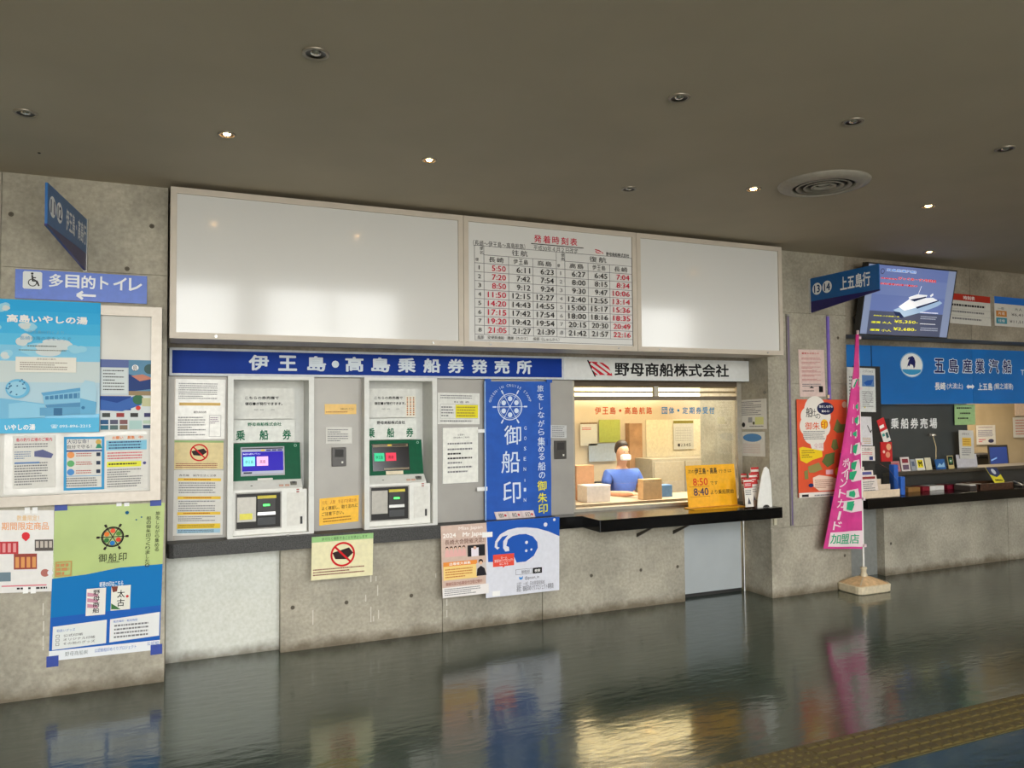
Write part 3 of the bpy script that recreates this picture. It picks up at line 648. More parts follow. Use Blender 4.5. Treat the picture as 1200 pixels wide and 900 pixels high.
# right of machine 2
s = sheet(YN, (513, 460), (562, 461), (513, 497), mat((220, 220, 214), name='paper2')); s.fine(.06, .06, .9, .2, 2, GRY, 31); s.spaced('料金表', .38, .26, .75, .32, T_)
s.frame(.06, .36, .96, .82, .0015, GRY); s.rect(.42, .38, .96, .80, ink(226, 214, 40)); s.fine(.45, .42, .94, .78, 4, ink(160, 140, 60), 4); s.fine(.08, .42, .4, .78, 4, GRY, 5); s.fine(.06, .86, .9, .95, 1, GRY, 9)
s.build('notice', 'fare sheet with a bright yellow table beside the right ticket machine', 'notice')
s = sheet(YN, (518.5, 501), (560.5, 500), (518.5, 567.5), mat((230, 230, 222), name='paper3')); s.frame(.0, .0, 1, 1, .002, GRY); s.text('お客様へ', .42, .12, .62, .155, T_); s.text('（乗船券のご案内）', .3, .17, .75, .20, T_)
for k, (y, b) in enumerate(((.27, 0), (.37, 0), (.45, 1), (.53, 1), (.61, 0), (.69, 0), (.77, 0))): s.fine(.14, y, .9, y+.035, 1, BLK if b else GRY, k+50, h=.8)
s.build('notice', 'white framed notice with bold lines between machine and blue banner', 'notice')
s = sheet(YN, (645, 498), (664, 498.5), (645, 513), mat((190, 191, 190), name='label_grey')); s.fine(.1, .05, .95, .95, 6, GRY, 61)
s.build('label_plate', 'small grey text label above the intercom beside the window', 'label')

# ================================================================== BLUE BANNER
M_CLOTH = mat((28, 84, 176), rough=.75, vary=.05, scale=12, name='blue_banner_cloth'); LB = ink(208, 222, 240); YE = ink(226, 220, 60); HEM = mat((150, 180, 215), rough=.8, name='banner_hem')
ban = empty('hanging_banner', (W(610, 600, 5.39).x, 5.39, .79), 'tall blue cloth banner with ship wheel emblem hung beside the window, draped over the ledge', 'banner')
YB = 5.392
dsp = lambda a, b: .004*math.sin(9*a+3*b)*b+.003*math.sin(13*b+5*a)
s = Sheet(W(567, 447, YB), W(645, 447, YB), W(568, 611, YB), M_CLOTH, .002, disp=dsp, grid=(14, 20))
WH = fr(s, YB, 598, 477)
def wheel(s, a, b, r, q, t=.012, hub=True):
    k = s.Wd/s.Hd; s.ring(a, b, r, t, q); s.ring(a, b, r*.86, t*.4, q)
    for i in range(6):
        g = PI/2*0+i*PI/3; ca, sa = math.cos(g), math.sin(g)
        s.line(a+r*.05*ca, b+r*.05*sa*k, a+r*1.38*ca, b+r*1.38*sa*k, t*.6*s.Wd, q)
        s.line(a+r*1.12*ca, b+r*1.12*sa*k, a+r*1.4*ca, b+r*1.4*sa*k, t*1.7*s.Wd, q)
    if hub: s.ell(a, b, r*.08, q)
wheel(s, WH[0], WH[1], .185, LB)
for i in range(6):
    g = PI/6+i*PI/3; s.ell(WH[0]+.11*math.cos(g), WH[1]+.11*math.sin(g)*s.Wd/s.Hd, .035, LB, n=10)
st = 'GOSEN-IN CRUISE STAMP'
for i, ch in enumerate(st):
    if ch in ' 　': continue
    g = math.radians(196+(148)*i/(len(st)-1)); R_ = .31; k = s.Wd/s.Hd
    cx_, cy_ = WH[0]+R_*math.cos(g), WH[1]+R_*.94*math.sin(g)*k
    vs, fs, x0, x1, y0, y1 = glyphs(ch, .0); sz = .05; rot = g+PI/2; l = s.lay()
    pts = []
    for x, y in vs:
        X_ = (x-(x0+x1)/2)*sz; Y_ = -(y-(y0+y1)/2)*sz
        pts.append(s.at(cx_+X_*math.cos(rot)-Y_*math.sin(rot), cy_+(X_*math.sin(rot)+Y_*math.cos(rot))*k, l))
    s.mb.add(pts, fs, LB)
for ch, (x0, y0, x1, y1) in zip('御船印', ((591, 499, 611, 521), (588, 529, 610, 554), (590.5, 565, 611, 589))):
    a, b = fr(s, YB, x0, y0); c, d = fr(s, YB, x1, y1); s.text(ch, a, b, c, d, LB, .008)
for i, ch in enumerate('GOSEN-IN'):
    a, b = fr(s, YB, 615.5, 500+12*i)
    if ch == '-': s.rect(a-.004, b+.01, a+.004, b+.03, LB)
    else: s.text(ch, a-.018, b, a+.018, b+.026, LB, .01)
chs = '旅をしながら集める船の'; ys = [452, 462, 473, 483, 493, 503, 513, 523, 532, 542, 553.5]
for i, ch in enumerate(chs):
    a, b = fr(s, YB, 633+i*.25, ys[i]); hh = .048 if ch not in '集船' else .062; ww = .048 if ch not in 'し' else .025
    if ch in '集船': ww = .058
    s.text(ch, a-ww, b, a+ww, b+hh, LB, .012)
for ch, y in zip('御朱印', (565.5, 579.5, 592.5)):
    a, b = fr(s, YB, 635.5+(y-566)*.07, y-1.5); s.text(ch, a-.072, b, a+.072, b+.072, YE, .02)
s.rect(0, 0, .018, 1, HEM, 1)
s.build('banner_cloth', parent=ban)
q = Sheet(W(579, 600, YB-.008), W(625, 598, YB-.008), W(582, 609, YB-.008), ink(205, 190, 190), .001)
for i in range(3): q.rect(.02+.34*i, .02, .30+.34*i, .98, ink(218, 206, 202)); q.spaced('御船印'[i], .08+.34*i, .2, .24+.34*i, .8, BLK); q.ell(.25+.34*i, .5, .03, ink(190, 60, 70))
q.build('card_print', parent=ban)
for x, y, w2 in ((560, 503, 9), (559, 571, 12)):
    a = W(x, y, YB-.004); b = W(x+w2, y+4, YB-.004); MB().box((a.x, YB-.006, b.z), (b.x, YB-.0045, a.z), WHT).build('tape', ban)
for x, y in ((568, 447), (640, 447)):
    a = W(x, y, YB); MB().box((a.x, YB-.006, a.z-.01), (a.x+.05, YB+.0, a.z+.02), M_CLOTH).build('tie_loop', ban)
a = W(641, 515, YB); MB().box((a.x, YB-.008, a.z-.045), (a.x+.03, YB-.001, a.z), M_CLOTH).build('tie_loop', ban)
# flap over the ledge
YF = 5.262
MB().add([W(568, 611, YB)+Vector((0, -.001, 0)), W(650, 606, YB)+Vector((0, -.001, 0)), (W(655, 606, YF).x, YF, .797), (W(569, 612, YF).x, YF, .797)], [(0, 1, 2, 3)], M_CLOTH).build('fold', ban)
s = Sheet(Vector((W(570, 608, YF).x, YF, .798)), Vector((W(655.5, 604, YF).x, YF, .798)), W(569.5, 701, YF), mat((214, 216, 226), rough=.7, vary=.02, name='banner_pale'), .002)
DB = ink(28, 84, 176)
H = lambda x, y: fr(s, YF, 510+x/7.5, 600+y/7.5)
s.poly([(0, 0), (0, .0)] and [(0, 0), H(470, 440), H(520, 440), H(520, 400), H(700, 400), H(720, 448), H(800, 440), H(870, 390), H(905, 320), H(900, 270), H(860, 220), H(800, 198), H(740, 200), H(680, 215), H(640, 245), H(628, 300), H(650, 310), H(655, 345), H(620, 350), H(600, 320), H(600, 260), H(640, 205), H(590, 220), H(550, 270), H(548, 305), H(570, 315), H(550, 332), H(525, 310), H(530, 260), H(570, 200), H(640, 160), H(720, 142), H(800, 140), H(900, 150), H(1000, 180), (1.0, H(1088, 222)[1]), (1, 0)], DB)
PL = ink(214, 216, 226)
for x, y, r in ((970, 118, 17), (1047, 76, 12), (805, 272, 13), (803, 345, 11), (848, 335, 9)): a, b = H(x, y); s.ell(a, b, r/7.5/86, PL)
a, b = H(512, 378); c, d = H(698, 470); s.rect(a, b, c, d, ink(226, 78, 60)); s.poly([H(590, 468), H(625, 468), H(604, 492)], ink(226, 78, 60)); s.text('ホーム', *H(580, 395), *H(635, 410), WHT); s.text('御船印めぐりプロジェクト', *H(525, 420), *H(690, 434), WHT); s.text('はこちら', *H(570, 448), *H(645, 462), WHT)
a, b = H(712, 510); c, d = H(855, 545); s.frame(a, b, c, d, .002, T_); s.text('御船印', *H(762, 517), *H(835, 538), T_); s.rect(*H(862, 497), *H(943, 540), BLK); s.text('検索', *H(878, 508), *H(928, 530), WHT, .02)
s.text('@gosen_in', *H(792, 570), *H(918, 592), ink(90, 90, 100)); s.poly([H(742, 572), H(762, 580), H(776, 565), H(775, 590), H(758, 600), H(745, 595)], ink(70, 140, 210))
s.text('公認：一社）日本旅客船協会', *H(722, 622), *H(968, 637), ink(110, 110, 118)); s.text('運営：御船印めぐりプロジェクト事務局', *H(722, 658), *H(1045, 676), ink(90, 90, 98))
s.build('banner_flap', parent=ban)
for x, y, w2, h2 in ((565, 624, 12, 5), (577, 693, 9, 5)):
    a = W(x, y, YF-.004); b = W(x+w2, y+h2, YF-.004); MB().box((a.x, YF-.006, b.z), (b.x, YF-.0045, a.z), WHT).build('tape', ban)

# ================================================================== POSTERS ON THE BASE WALL
YP = 5.265
s = sheet(YP, (365.5, 629.5), (437.5, 624.5), (364.5, 680.5), mat((224, 218, 176), rough=.4, vary=.03, name='pale_yellow_paper'))
s.rect(0, 0, 1, .13, ink(150, 196, 130)); s.text('許可なく撮影することを禁止します', .16, .03, .9, .10, ink(60, 90, 50)); nosign(s, .5, .45, .2)
s.fine(.03, .74, .95, .92, 3, ink(120, 50, 50), 7)
s.build('poster', 'pale yellow no-filming poster hung on the ledge front with crossed-out camera', 'poster')
s = sheet(YP-.0, (516.5, 616.5), (570.5, 612.5), (518.5, 701), mat((206, 180, 166), rough=.4, vary=.03, name='rose_poster'))
s.text('Miss Japan', .38, .03, .90, .09, ink(240, 230, 225), .02); s.text('2024　Mr Japan', .04, .11, .95, .19, ink(245, 240, 235), .03); s.text('長崎大会開催決定!!', .08, .20, .95, .27, ink(110, 70, 60), .01)
for i in range(5):
    x = .12+.09*i; s.ell(x, .315, .032, ink(60, 36, 30), n=10); s.ell(x, .325, .022, ink(230, 190, 165), n=10); s.poly([(x-.05, .44), (x-.035, .345), (x+.035, .345), (x+.05, .44)], ink(226, 176, 170))
s.rect(.56, .30, .94, .46, ink(30, 30, 34)); s.rect(.64, .34, .80, .46, ink(230, 222, 230)); s.ell(.72, .34, .035, ink(210, 170, 150), n=10)
s.rect(.03, .51, .76, .57, ink(232, 146, 66)); s.text('出場者大募集', .16, .52, .62, .56, WHT, .02); s.rect(.03, .57, .76, .76, ink(238, 206, 130)); s.fine(.07, .60, .72, .74, 4, ink(190, 110, 50), 9)
s.rect(.74, .56, .96, .74, ink(205, 196, 190)); s.ell(.84, .54, .05, ink(40, 30, 28), n=12); s.ell(.84, .56, .038, ink(220, 180, 150), n=12); s.poly([(.74, .74), (.76, .64), (.84, .60), (.92, .64), (.96, .74)], ink(32, 30, 36))
s.text('開催日及び応募受付日程公開中', .08, .79, .86, .84, ink(150, 90, 80)); s.rect(0, .86, 1, 1, ink(230, 226, 224)); s.fine(.04, .875, .9, .98, 4, GRY, 10)
s.build('poster', 'rose-beige pageant poster with white 2024 title hung left of the blue banner flap', 'poster')

# ================================================================== LEFT WALL
YW = 5.10
a = W(18, 315, 5.085); b = W(172, 356, 5.085); ZS0, ZS1 = a.z-.168, a.z
s = Sheet((a.x, 5.085, ZS1), (b.x, 5.085, ZS1), (a.x, 5.085, ZS0), mat((76, 112, 206), rough=.4, vary=.03, name='toilet_sign_blue'), .013)
s.poly([(.055+.0, .10), (.055, .62), (.065, .66), (.185, .66), (.195, .62), (.195, .10), (.185, .06), (.065, .06)], ink(226, 230, 232))
k = s.Wd/s.Hd; s.ring(.125, .44, .033, .007, T_); s.ell(.122, .13, .010, T_, n=10); s.line(.122, .18, .128, .40, .009, T_); s.line(.123, .27, .150, .27, .006, T_); s.line(.128, .38, .158, .38, .008, T_); s.line(.157, .38, .172, .55, .008, T_)
a0 = fr(s, 5.085, 54, 330)[0]; a1 = fr(s, 5.085, 164, 335)[0]
SW = ink(236, 240, 245)
for i, ch in enumerate('多目的トイレ'):
    x = .245+i*.122
    s.text(ch, x+(.02 if ch in 'ト' else 0), .10, x+(.085 if ch in 'ト' else .106), .56, SW, .03)
s.line(.46, .80, .60, .80, .014, SW); s.line(.455, .80, .50, .67, .014, SW); s.line(.455, .80, .50, .93, .014, SW)
s.build('wall_sign', 'blue accessible toilet sign with white lettering and left arrow', 'sign')
# projecting gate signs
def gate_sign(base, ang, L, h0, h1, hb, nums, txt, lab, fw, mirror=False):
    """board standing out of the wall: base = wall-end top point, direction = -Y turned by ang"""
    d = Vector((math.sin(ang), -math.cos(ang), 0)); t = empty('gate_sign', (base[0], base[1], base[2]-h0), lab, 'sign', 'projecting gate signs')
    B = Vector(base); th = .012; nn = Vector((d.y, -d.x, 0)); 
    if nn.dot(-B) < 0: nn = -nn
    dk = mat((30, 22, 96), rough=.35, vary=.05, name='sign_indigo'); bl = mat((16, 92, 160) if not mirror else (30, 96, 160), rough=.35, vary=.03, name='sign_blue')
    def slab(pts, q, nm, off=0):
        n = len(pts); A_ = [B+d*p[0]*L+Vector((0, 0, -p[1]))+nn*(th/2+off) for p in pts]; C_ = [v-nn*(th+2*off) for v in A_]
        MB().add(A_+C_, [tuple(range(n)), tuple(range(2*n-1, n-1, -1))]+[(i, i+n, (i+1) % n+n, (i+1) % n) for i in range(n)], q).build(nm, t)
    slab([(.03, 0), (1, 0), (1, hb), (.03, hb)], bl, 'upper_board'); slab([(.03, hb), (1, hb), (1, h1), (.03, h0)], dk, 'lower_board', .0004)
    slab([(0, -.004), (.03, -.004), (.03, h0+.004), (0, h0+.004)], mat((205, 205, 200), rough=.3, metal=.4, name='mount_plate'), 'mount_plate', .004)
    P = lambda f, z: B+d*L*f+Vector((0, 0, -z))+nn*(th/2+.0012)
    left = (1, .03) if mirror else (.03, 1)      # reading left -> right as seen by the camera
    s = Sheet(P(left[0], .003), P(left[1], .003), P(left[0], hb-.003), bl, .0006)
    s.n = nn
    for i, nme in enumerate(nums):
        x = .105+i*.158; s.ell(x, .5, .073, SW); s.text(nme, x-.046, .33, x+.046, .67, ink(20, 60, 110), .03)
    s.text(txt, fw[0], .20, fw[1], .80, SW, .03)
    s.build('lettering', parent=t)
B2 = W(948, 327, 5.15)
E2 = None
def solve_len(base, ang, px):
    lo, hi = .1, 1.6; d = Vector((math.sin(ang), -math.cos(ang), 0))
    for _ in range(40):
        m_ = (lo+hi)/2; q = Vector(base)+d*m_-Vector((0, 0, EYE)); x = 600+FPX*q.dot(RT)/q.dot(FW)
        if (x < px) == (px > 600): lo = m_
        else: hi = m_
    return lo
L2 = solve_len(B2, 0, 1030)
gate_sign((B2.x, 5.15, B2.z), 0, L2, .305, .215, .205, ('13', '14'), '上五島行', 'blue projecting sign with circled 13 and 14 on the pillar', (.46, .89))
B1 = W(101.5, 258, 5.10)
AN1 = math.radians(-7.2)
L1 = solve_len(B1, AN1, 54.5)
gate_sign((B1.x, 5.10, B1.z), AN1, L1, .305, .215, .205, ('11', '12'), '伊王島・高島行', 'blue projecting sign with circled 11 and 12 high on the left wall', (.42, .97), True)
# bulletin board
bbx0, bbx1, bbz0, bbz1 = -1.75, W(190, 360, 5.05).x, W(186, 586, 5.05).z, W(190, 360.5, 5.05).z
bd = empty('bulletin_board', ((bbx0+bbx1)/2, 5.09, bbz0), 'silver framed bulletin board on the left wall behind posters', 'notice board')
f = MB(); fw = .058
for a_, b_ in (((bbx0, bbz0), (bbx1, bbz0+fw)), ((bbx0, bbz1-fw), (bbx1, bbz1)), ((bbx0, bbz0+fw), (bbx0+fw, bbz1-fw)), ((bbx1-fw, bbz0+fw), (bbx1, bbz1-fw))):
    f.box((a_[0], 5.05, a_[1]), (b_[0], 5.0985, b_[1]), M_SILV)
f.build('frame', bd)
MB().box((bbx0+fw, 5.075, bbz0+fw), (bbx1-fw, 5.0985, bbz1-fw), mat((196, 194, 186), rough=.35, vary=.05, scale=3, name='board_face')).build('backing', bd)
YBd = 5.071
MB().add([(W(5, 512, YBd+.002).x, YBd+.002, bbz0+fw+.01), (bbx1-fw-.02, YBd+.002, bbz0+fw+.01), (bbx1-fw-.02, YBd+.002, W(150, 506, YBd).z), (W(5, 512, YBd+.002).x, YBd+.002, W(150, 506, YBd).z)], [(0, 1, 2, 3)], mat((188, 186, 180), rough=.18, vary=.06, bump=.5, scale=9, name='clear_film', coat=.5)).build('plastic_cover', bd)
# big hot-spring poster
YQ = 5.042
x0 = W(0, 350, YQ).x-.28
s = Sheet((x0, YQ, W(0, 350, YQ).z), (W(118, 356, YQ).x, YQ, W(0, 350, YQ).z), (x0, YQ, W(0, 508, YQ).z), None or mat((96, 184, 222), rough=.35, vary=.02, name='poster_sky'), .003)
J = lambda x, y: fr(s, YQ, x/6.925, 340+y/6.925)
for k, c in enumerate(((44, 166, 224), (56, 172, 226), (70, 178, 226), (92, 188, 228))): s.rect(0, .0+.085*k, 1, .0+.085*(k+1), ink(*c))
s.rect(0, .34, 1, .46, ink(130, 196, 226)); s.rect(0, .46, 1, .62, ink(196, 208, 208)); s.rect(0, .62, 1, .86, ink(176, 204, 216))
CL = ink(206, 214, 214); CL2 = ink(150, 206, 228)
rr = random.Random(3)
for x, y, rx, ry, q in ((40, 140, 60, 45, CL2), (40, 145, 40, 28, CL), (220, 300, 90, 45, CL2), (200, 290, 55, 30, CL), (300, 480, 190, 75, CL2), (350, 480, 160, 62, CL), (460, 440, 150, 50, CL), (50, 530, 60, 50, CL2), (40, 530, 40, 30, CL), (200, 400, 70, 60, CL), (620, 480, 90, 50, CL2), (-80, 300, 90, 50, CL2), (-100, 420, 80, 40, CL)):
    for i in range(5): a_, b_ = J(x+rr.uniform(-rx, rx)*.5, y+rr.uniform(-ry, ry)*.4); s.ell(a_, b_, rx*.55/6.925/(s.Wd/(W(118, 400, YQ).x-W(0, 400, YQ).x)*118)*1.0, q, rb=ry*.55/1093)
s.text('高島いやしの湯', *J(58, 196), *J(712, 282), WHT, .045)
s.text('伊王島に行くより…', *J(230, 325), *J(560, 362), ink(120, 176, 200)); s.text('長崎の海の幸をどうぞ', *J(165, 372), *J(580, 414), ink(76, 150, 190)); s.fine(*J(225, 445), *J(510, 470), 1, ink(110, 120, 120), 5); s.fine(*J(155, 480), *J(600, 502), 1, ink(120, 120, 110), 6)
s.rect(*J(130, 540), *J(620, 670), ink(226, 224, 214)); s.text('温泉施設の案内', *J(300, 552), *J(455, 570), ink(120, 110, 100)); s.fine(*J(165, 580), *J(590, 655), 4, ink(150, 140, 130), 14)
# crop2 coordinates (0,400, x4.5)
J = lambda x, y: fr(s, YQ, x/4.5, 400+y/4.5)
s.ell(*J(95, 250), .075, ink(108, 180, 216), rb=.072); s.ell(*J(90, 250), .06, ink(150, 200, 222), rb=.055)
for i in range(16): a_, b_ = J(rr.uniform(10, 150), rr.uniform(200, 310)); s.ell(a_, b_, .006, ink(60, 110, 150), n=6)
s.poly([J(-200, 330), J(10, 300), J(240, 330), J(240, 400), J(-200, 420)], ink(118, 180, 212)); s.poly([J(48, 330), J(130, 320), J(240, 335), J(240, 400), J(48, 405)], ink(140, 196, 222))
s.poly([J(218, 272), J(425, 245), J(425, 262), J(230, 288)], ink(96, 160, 200)); s.poly([J(228, 288), J(425, 262), J(425, 325), J(235, 335)], ink(132, 188, 216)); s.poly([J(240, 290), J(420, 272), J(420, 300), J(240, 308)], ink(74, 130, 172))
for i in range(7): s.line(*J(262+25*i, 286-2.2*i), *J(262+25*i, 308-1.5*i), .004, ink(140, 196, 222))
s.poly([J(240, 335), J(425, 322), J(425, 345), J(250, 352)], ink(84, 140, 180)); s.poly([J(212, 350), J(425, 345), J(425, 385), J(212, 392)], ink(100, 160, 196)); s.rect(*J(285, 352), *J(330, 390), ink(60, 110, 150)); s.poly([J(425, 240), J(450, 205), J(500, 215), J(510, 260), J(505, 385), J(425, 385)], ink(168, 204, 220)); s.poly([J(425, 300), J(510, 320), J(505, 385), J(425, 385)], ink(104, 170, 206)); s.ell(*J(440, 350), .012, ink(60, 120, 160), n=12)
s.rect(0, J(0, 408)[1], 1, 1, ink(90, 180, 220)); s.text('いやしの湯', *J(28, 438), *J(188, 468), WHT, .04); s.text('☎ 095-896-2215', *J(270, 438), *J(480, 456), ink(225, 240, 245), .01)
s.build('poster', 'large sky-blue hot-spring poster with clouds and a building on the notice board', 'poster')
def paper(name, lab, Y, tl, tr, bl, face, draw, cat='flyer', th=.002, group=None):
    s = sheet(Y, tl, tr, bl, face, th); draw(s); return s.build(name, lab, cat, group)
def d1(s):
    s.rect(0, 0, .5, .22, ink(96, 110, 160)); s.rect(.02, .24, .48, .95, ink(206, 214, 214)); s.fine(.05, .28, .46, .9, 7, T_, 3, h=.3); s.rect(.5, 0, 1, 1, ink(96, 140, 170)); s.ell(.62, .22, .06, WHT); s.text('島', .58, .15, .66, .32, T_); s.ell(.88, .25, .1, ink(70, 96, 96)); s.poly([(.5, .4), (.8, .55), (1, .5), (1, .8), (.5, .9)], ink(44, 66, 120)); s.poly([(.55, .45), (.75, .4), (.95, .52), (.7, .6)], ink(196, 130, 110)); s.rect(.5, .88, 1, 1, ink(150, 130, 100))
paper('flyer', 'dark blue island flyer on the board, upper of the two right of the hot-spring poster', YBd-.001, (117.5, 421), (183, 422.5), (117.5, 463), ink(190, 200, 206), d1)
def d2(s):
    s.rect(0, 0, .55, .42, ink(36, 70, 140)); s.poly([(0, .42), (0, .1), (.3, .2), (.6, .0), (.75, .25), (.4, .45)], ink(60, 100, 170)); s.ell(.68, .1, .1, ink(60, 110, 80)); s.rect(.75, .05, 1, .3, ink(190, 190, 150)); s.ell(.68, .35, .045, ink(200, 60, 50))
    for i, c in enumerate(((70, 74, 70), (150, 60, 60), (60, 60, 60), (60, 60, 100))): s.rect(.04+.25*i, .50, .18+.25*i, .62, ink(*c))
    for i in range(3):
        for k in range(2): s.rect(.01+.17*i, .70+.16*k, .15+.17*i, .83+.16*k, ink(*((50+40*i, 90+20*k, 130-20*i))))
    s.rect(.52, .72, .75, .98, ink(170, 200, 196)); s.rect(.77, .72, .98, .82, ink(180, 200, 180)); s.rect(.77, .86, .98, .96, ink(60, 80, 110))
paper('flyer', 'flyer of small photos on the board, lower one right of the hot-spring poster', YBd-.001, (117.3, 464), (182.5, 464.5), (117, 504), ink(206, 212, 212), d2)
def d3(s): s.text('島の釣り広場のご案内', .08, .04, .92, .11, RD, .02); s.fine(.04, .14, .9, .24, 2, GRY, 1); s.poly([(.5, .40), (.5, .30), (.7, .27), (.95, .36), (.9, .44)], ink(96, 100, 140)); s.fine(.04, .29, .46, .45, 4, ink(110, 130, 160), 2); s.fine(.04, .5, .9, .95, 9, GRY, 3); s.rect(.04, .5, .62, .53, ink(96, 130, 180))
paper('flyer', 'pale flyer with a red heading under plastic, leftmost in the row of three', YBd-.002, (15, 511), (65, 510), (15, 573), PAPER, d3)
def d4(s):
    s.frame(0, 0, 1, 1, .014, ink(60, 150, 200)); s.text('大切な命！', .08, .05, .6, .13, ink(80, 90, 110), .01); s.text('自分で守る！', .08, .15, .68, .22, ink(60, 60, 70), .01); s.rect(.06, .25, .94, .28, ink(50, 80, 140)); s.ell(.85, .10, .07, ink(205, 170, 90)); s.poly([(.78, .22), (.82, .14), (.9, .14), (.94, .22)], ink(60, 140, 110))
    for y, c in ((.34, (226, 150, 90)), (.50, (100, 170, 110)), (.66, (80, 140, 200))): s.ell(.17, y, .09, ink(*c)); s.fine(.3, y-.04, .72, y+.04, 2, ink(180, 100, 90), int(y*100)); s.rect(.80, y-.04, .90, y+.03, ink(50, 60, 80))
    s.rect(.03, .73, .97, .74, ink(60, 150, 200)); s.fine(.06, .76, .9, .94, 4, GRY, 6)
paper('flyer', 'blue-bordered safety flyer under plastic, middle of the row of three', YBd-.002, (75, 512), (122.5, 511.5), (74.5, 575), PAPER, d4)
def d5(s):
    s.text('お願い　募集　中!', .16, .02, .88, .08, ink(220, 120, 50), .03); s.rect(.02, .10, .97, .28, ink(130, 190, 214)); s.fine(.08, .11, .92, .27, 3, ink(60, 70, 110), 8); s.fine(.05, .31, .95, .46, 3, ink(200, 80, 90), 9); s.rect(.04, .49, .84, .59, ink(222, 222, 70)); s.fine(.08, .51, .8, .57, 1, T_, 10); s.ell(.92, .53, .04, ink(80, 80, 130)); s.fine(.05, .62, .92, .97, 8, GRY, 12)
paper('flyer', 'flyer with blue and yellow bands under plastic, rightmost in the row of three', YBd-.002, (123.5, 510), (173.5, 509), (123, 574), PAPER, d5)
# lower posters on the left wall
def d6(s):
    OR = ink(226, 160, 110)
    s.text('数量限定！', .50, .06, .80, .13, ink(220, 190, 150), .03); s.text('期間限定商品', .30, .145, .93, .24, OR, .02); s.ell(.62, .31, .055, ink(214, 50, 60), n=16); s.poly([(.56, .33), (.68, .33), (.62, .38)], ink(214, 50, 60))
    s.rect(.20, .38, .52, .53, ink(190, 60, 66)); [s.rect(.24+.07*i, .40, .28+.07*i, .51, ink(220, 150, 150)) for i in range(4)]
    s.rect(.74, .36, .99, .50, ink(90, 84, 80)); [s.rect(.755+.06*i, .38, .795+.06*i, .46, ink(190, 180, 170)) for i in range(4)]
    s.rect(.46, .53, .77, .72, ink(150, 70, 60)); [s.rect(.48+.075*i, .57, .53+.075*i, .70, ink(214, 150, 90)) for i in range(4)]
    s.rect(.2, .75, .42, .86, ink(110, 130, 140)); s.ell(.88, .77, .06, ink(176, 110, 100)); s.ell(.95, .77, .04, ink(220, 220, 225)); s.rect(.3, .91, .9, .925, ink(214, 120, 130)); s.fine(.5, .93, .95, .98, 1, T_, 3)
s = Sheet(W(-25, 598, YW-.004), W(63, 598, YW-.004), W(-25, 696, YW-.004), mat((220, 218, 214), rough=.35, vary=.02, name='poster_white')); d6(s)
pp = s.build('poster', 'white poster of boxed local goods with orange heading on the left wall', 'poster')
for x, y in ((29, 594.5), (27, 688)):
    for k in (0, 9):
        a = W(x+k, y, YW-.006); b = W(x+k+6, y+7, YW-.006); MB().box((a.x, YW-.008, b.z), (b.x, YW-.0065, a.z), WHT).build('tape', pp)
s = Sheet(W(64.5, 594, YW-.004), W(193, 589, YW-.004), W(57, 775, YW-.004), mat((166, 186, 110), rough=.35, vary=.04, scale=4, name='poster_green'))
K = lambda x, y: fr(s, YW-.004, 50+x/4.286, 580+y/4.286)
bl_ = ink(0, 112, 180); bl2 = ink(24, 90, 176)
s.poly([(0, .468), (.3, .455), (.6, .425), (1, .42), (1, .60), (1, .99), (0, 1.0)], bl_); s.rect(0, .62, 1, .96, bl2); s.poly([(0, .468), (.3, .455), (.6, .425), (1, .42), (1, .70), (0, .72)], bl_)
s.rect(0, .935, 1, 1, ink(222, 226, 230)); s.text('野母商船㈱', .14, .95, .34, .98, ink(120, 130, 130)); s.text('公認御船印めぐりプロジェクト', .40, .95, .78, .975, bl2); s.text('公認船', .88, .94, .99, .965, bl2)
s.poly([(.025, .78), (.5, .765), (.5, .92), (.025, .93)], ink(218, 222, 220)); s.poly([(.53, .765), (.99, .745), (.99, .905), (.53, .918)], ink(222, 224, 224))
s.text('取扱いグッズ', .06, .80, .22, .818, bl2)
for i, tx in enumerate(('公式印帳', 'オリジナル印帳', 'その他のグッズ')):
    y = .835+.026*i; s.frame(.055, y, .085, y+.018, .002, T_); s.text(tx, .12, y, .12+(.17 if i == 0 else .28), y+.018, T_)
s.text('販売場所・販売時間', .56, .775, .78, .79, bl2); s.fine(.57, .80, .92, .90, 4, GRY, 12)
q4 = K(354, 213); wheel(s, q4[0], q4[1], .105, ink(38, 30, 26), .013)
for i, c in enumerate(((214, 70, 50), (40, 120, 190), (60, 120, 60), (226, 120, 50), (226, 90, 60), (90, 140, 60))):
    g = PI/6+i*PI/3; s.ell(q4[0]+.062*math.cos(g), q4[1]+.062*math.sin(g)*s.Wd/s.Hd, .024, ink(*c), n=10)
s.spaced('御船印', *K(285, 298), *K(425, 332), ink(38, 34, 30)); s.text('GOSEN-IN', *K(325, 336), *K(388, 342), ink(70, 70, 60))
s.vtext('旅をしながら集める', *K(569, 88), *K(587, 290), ink(60, 66, 50)); s.vtext('船の御朱印つくりました。', *K(523, 112), *K(541, 368), ink(60, 66, 50))
for x, y, r in ((425, 92, .018), (472, 128, .008), (498, 115, .008)): s.ell(*K(x, y), r, ink(20, 90, 130), n=8)
s.frame(*K(70, 335), *K(150, 405), .006, ink(190, 150, 90)); s.fine(*K(76, 342), *K(145, 400), 3, ink(196, 140, 90), 4, h=.7)
s.text('寄港の印はこちら', *K(292, 438), *K(410, 456), ink(220, 236, 244), .02)
s.rect(*K(228, 472), *K(322, 600), ink(224, 222, 216)); s.rect(*K(352, 460), *K(446, 575), ink(222, 222, 212))
for i in range(3): s.poly([K(232, 490+28*i), K(285, 498+28*i), K(285, 512+28*i), K(232, 510+28*i)], ink(196, 140, 160))
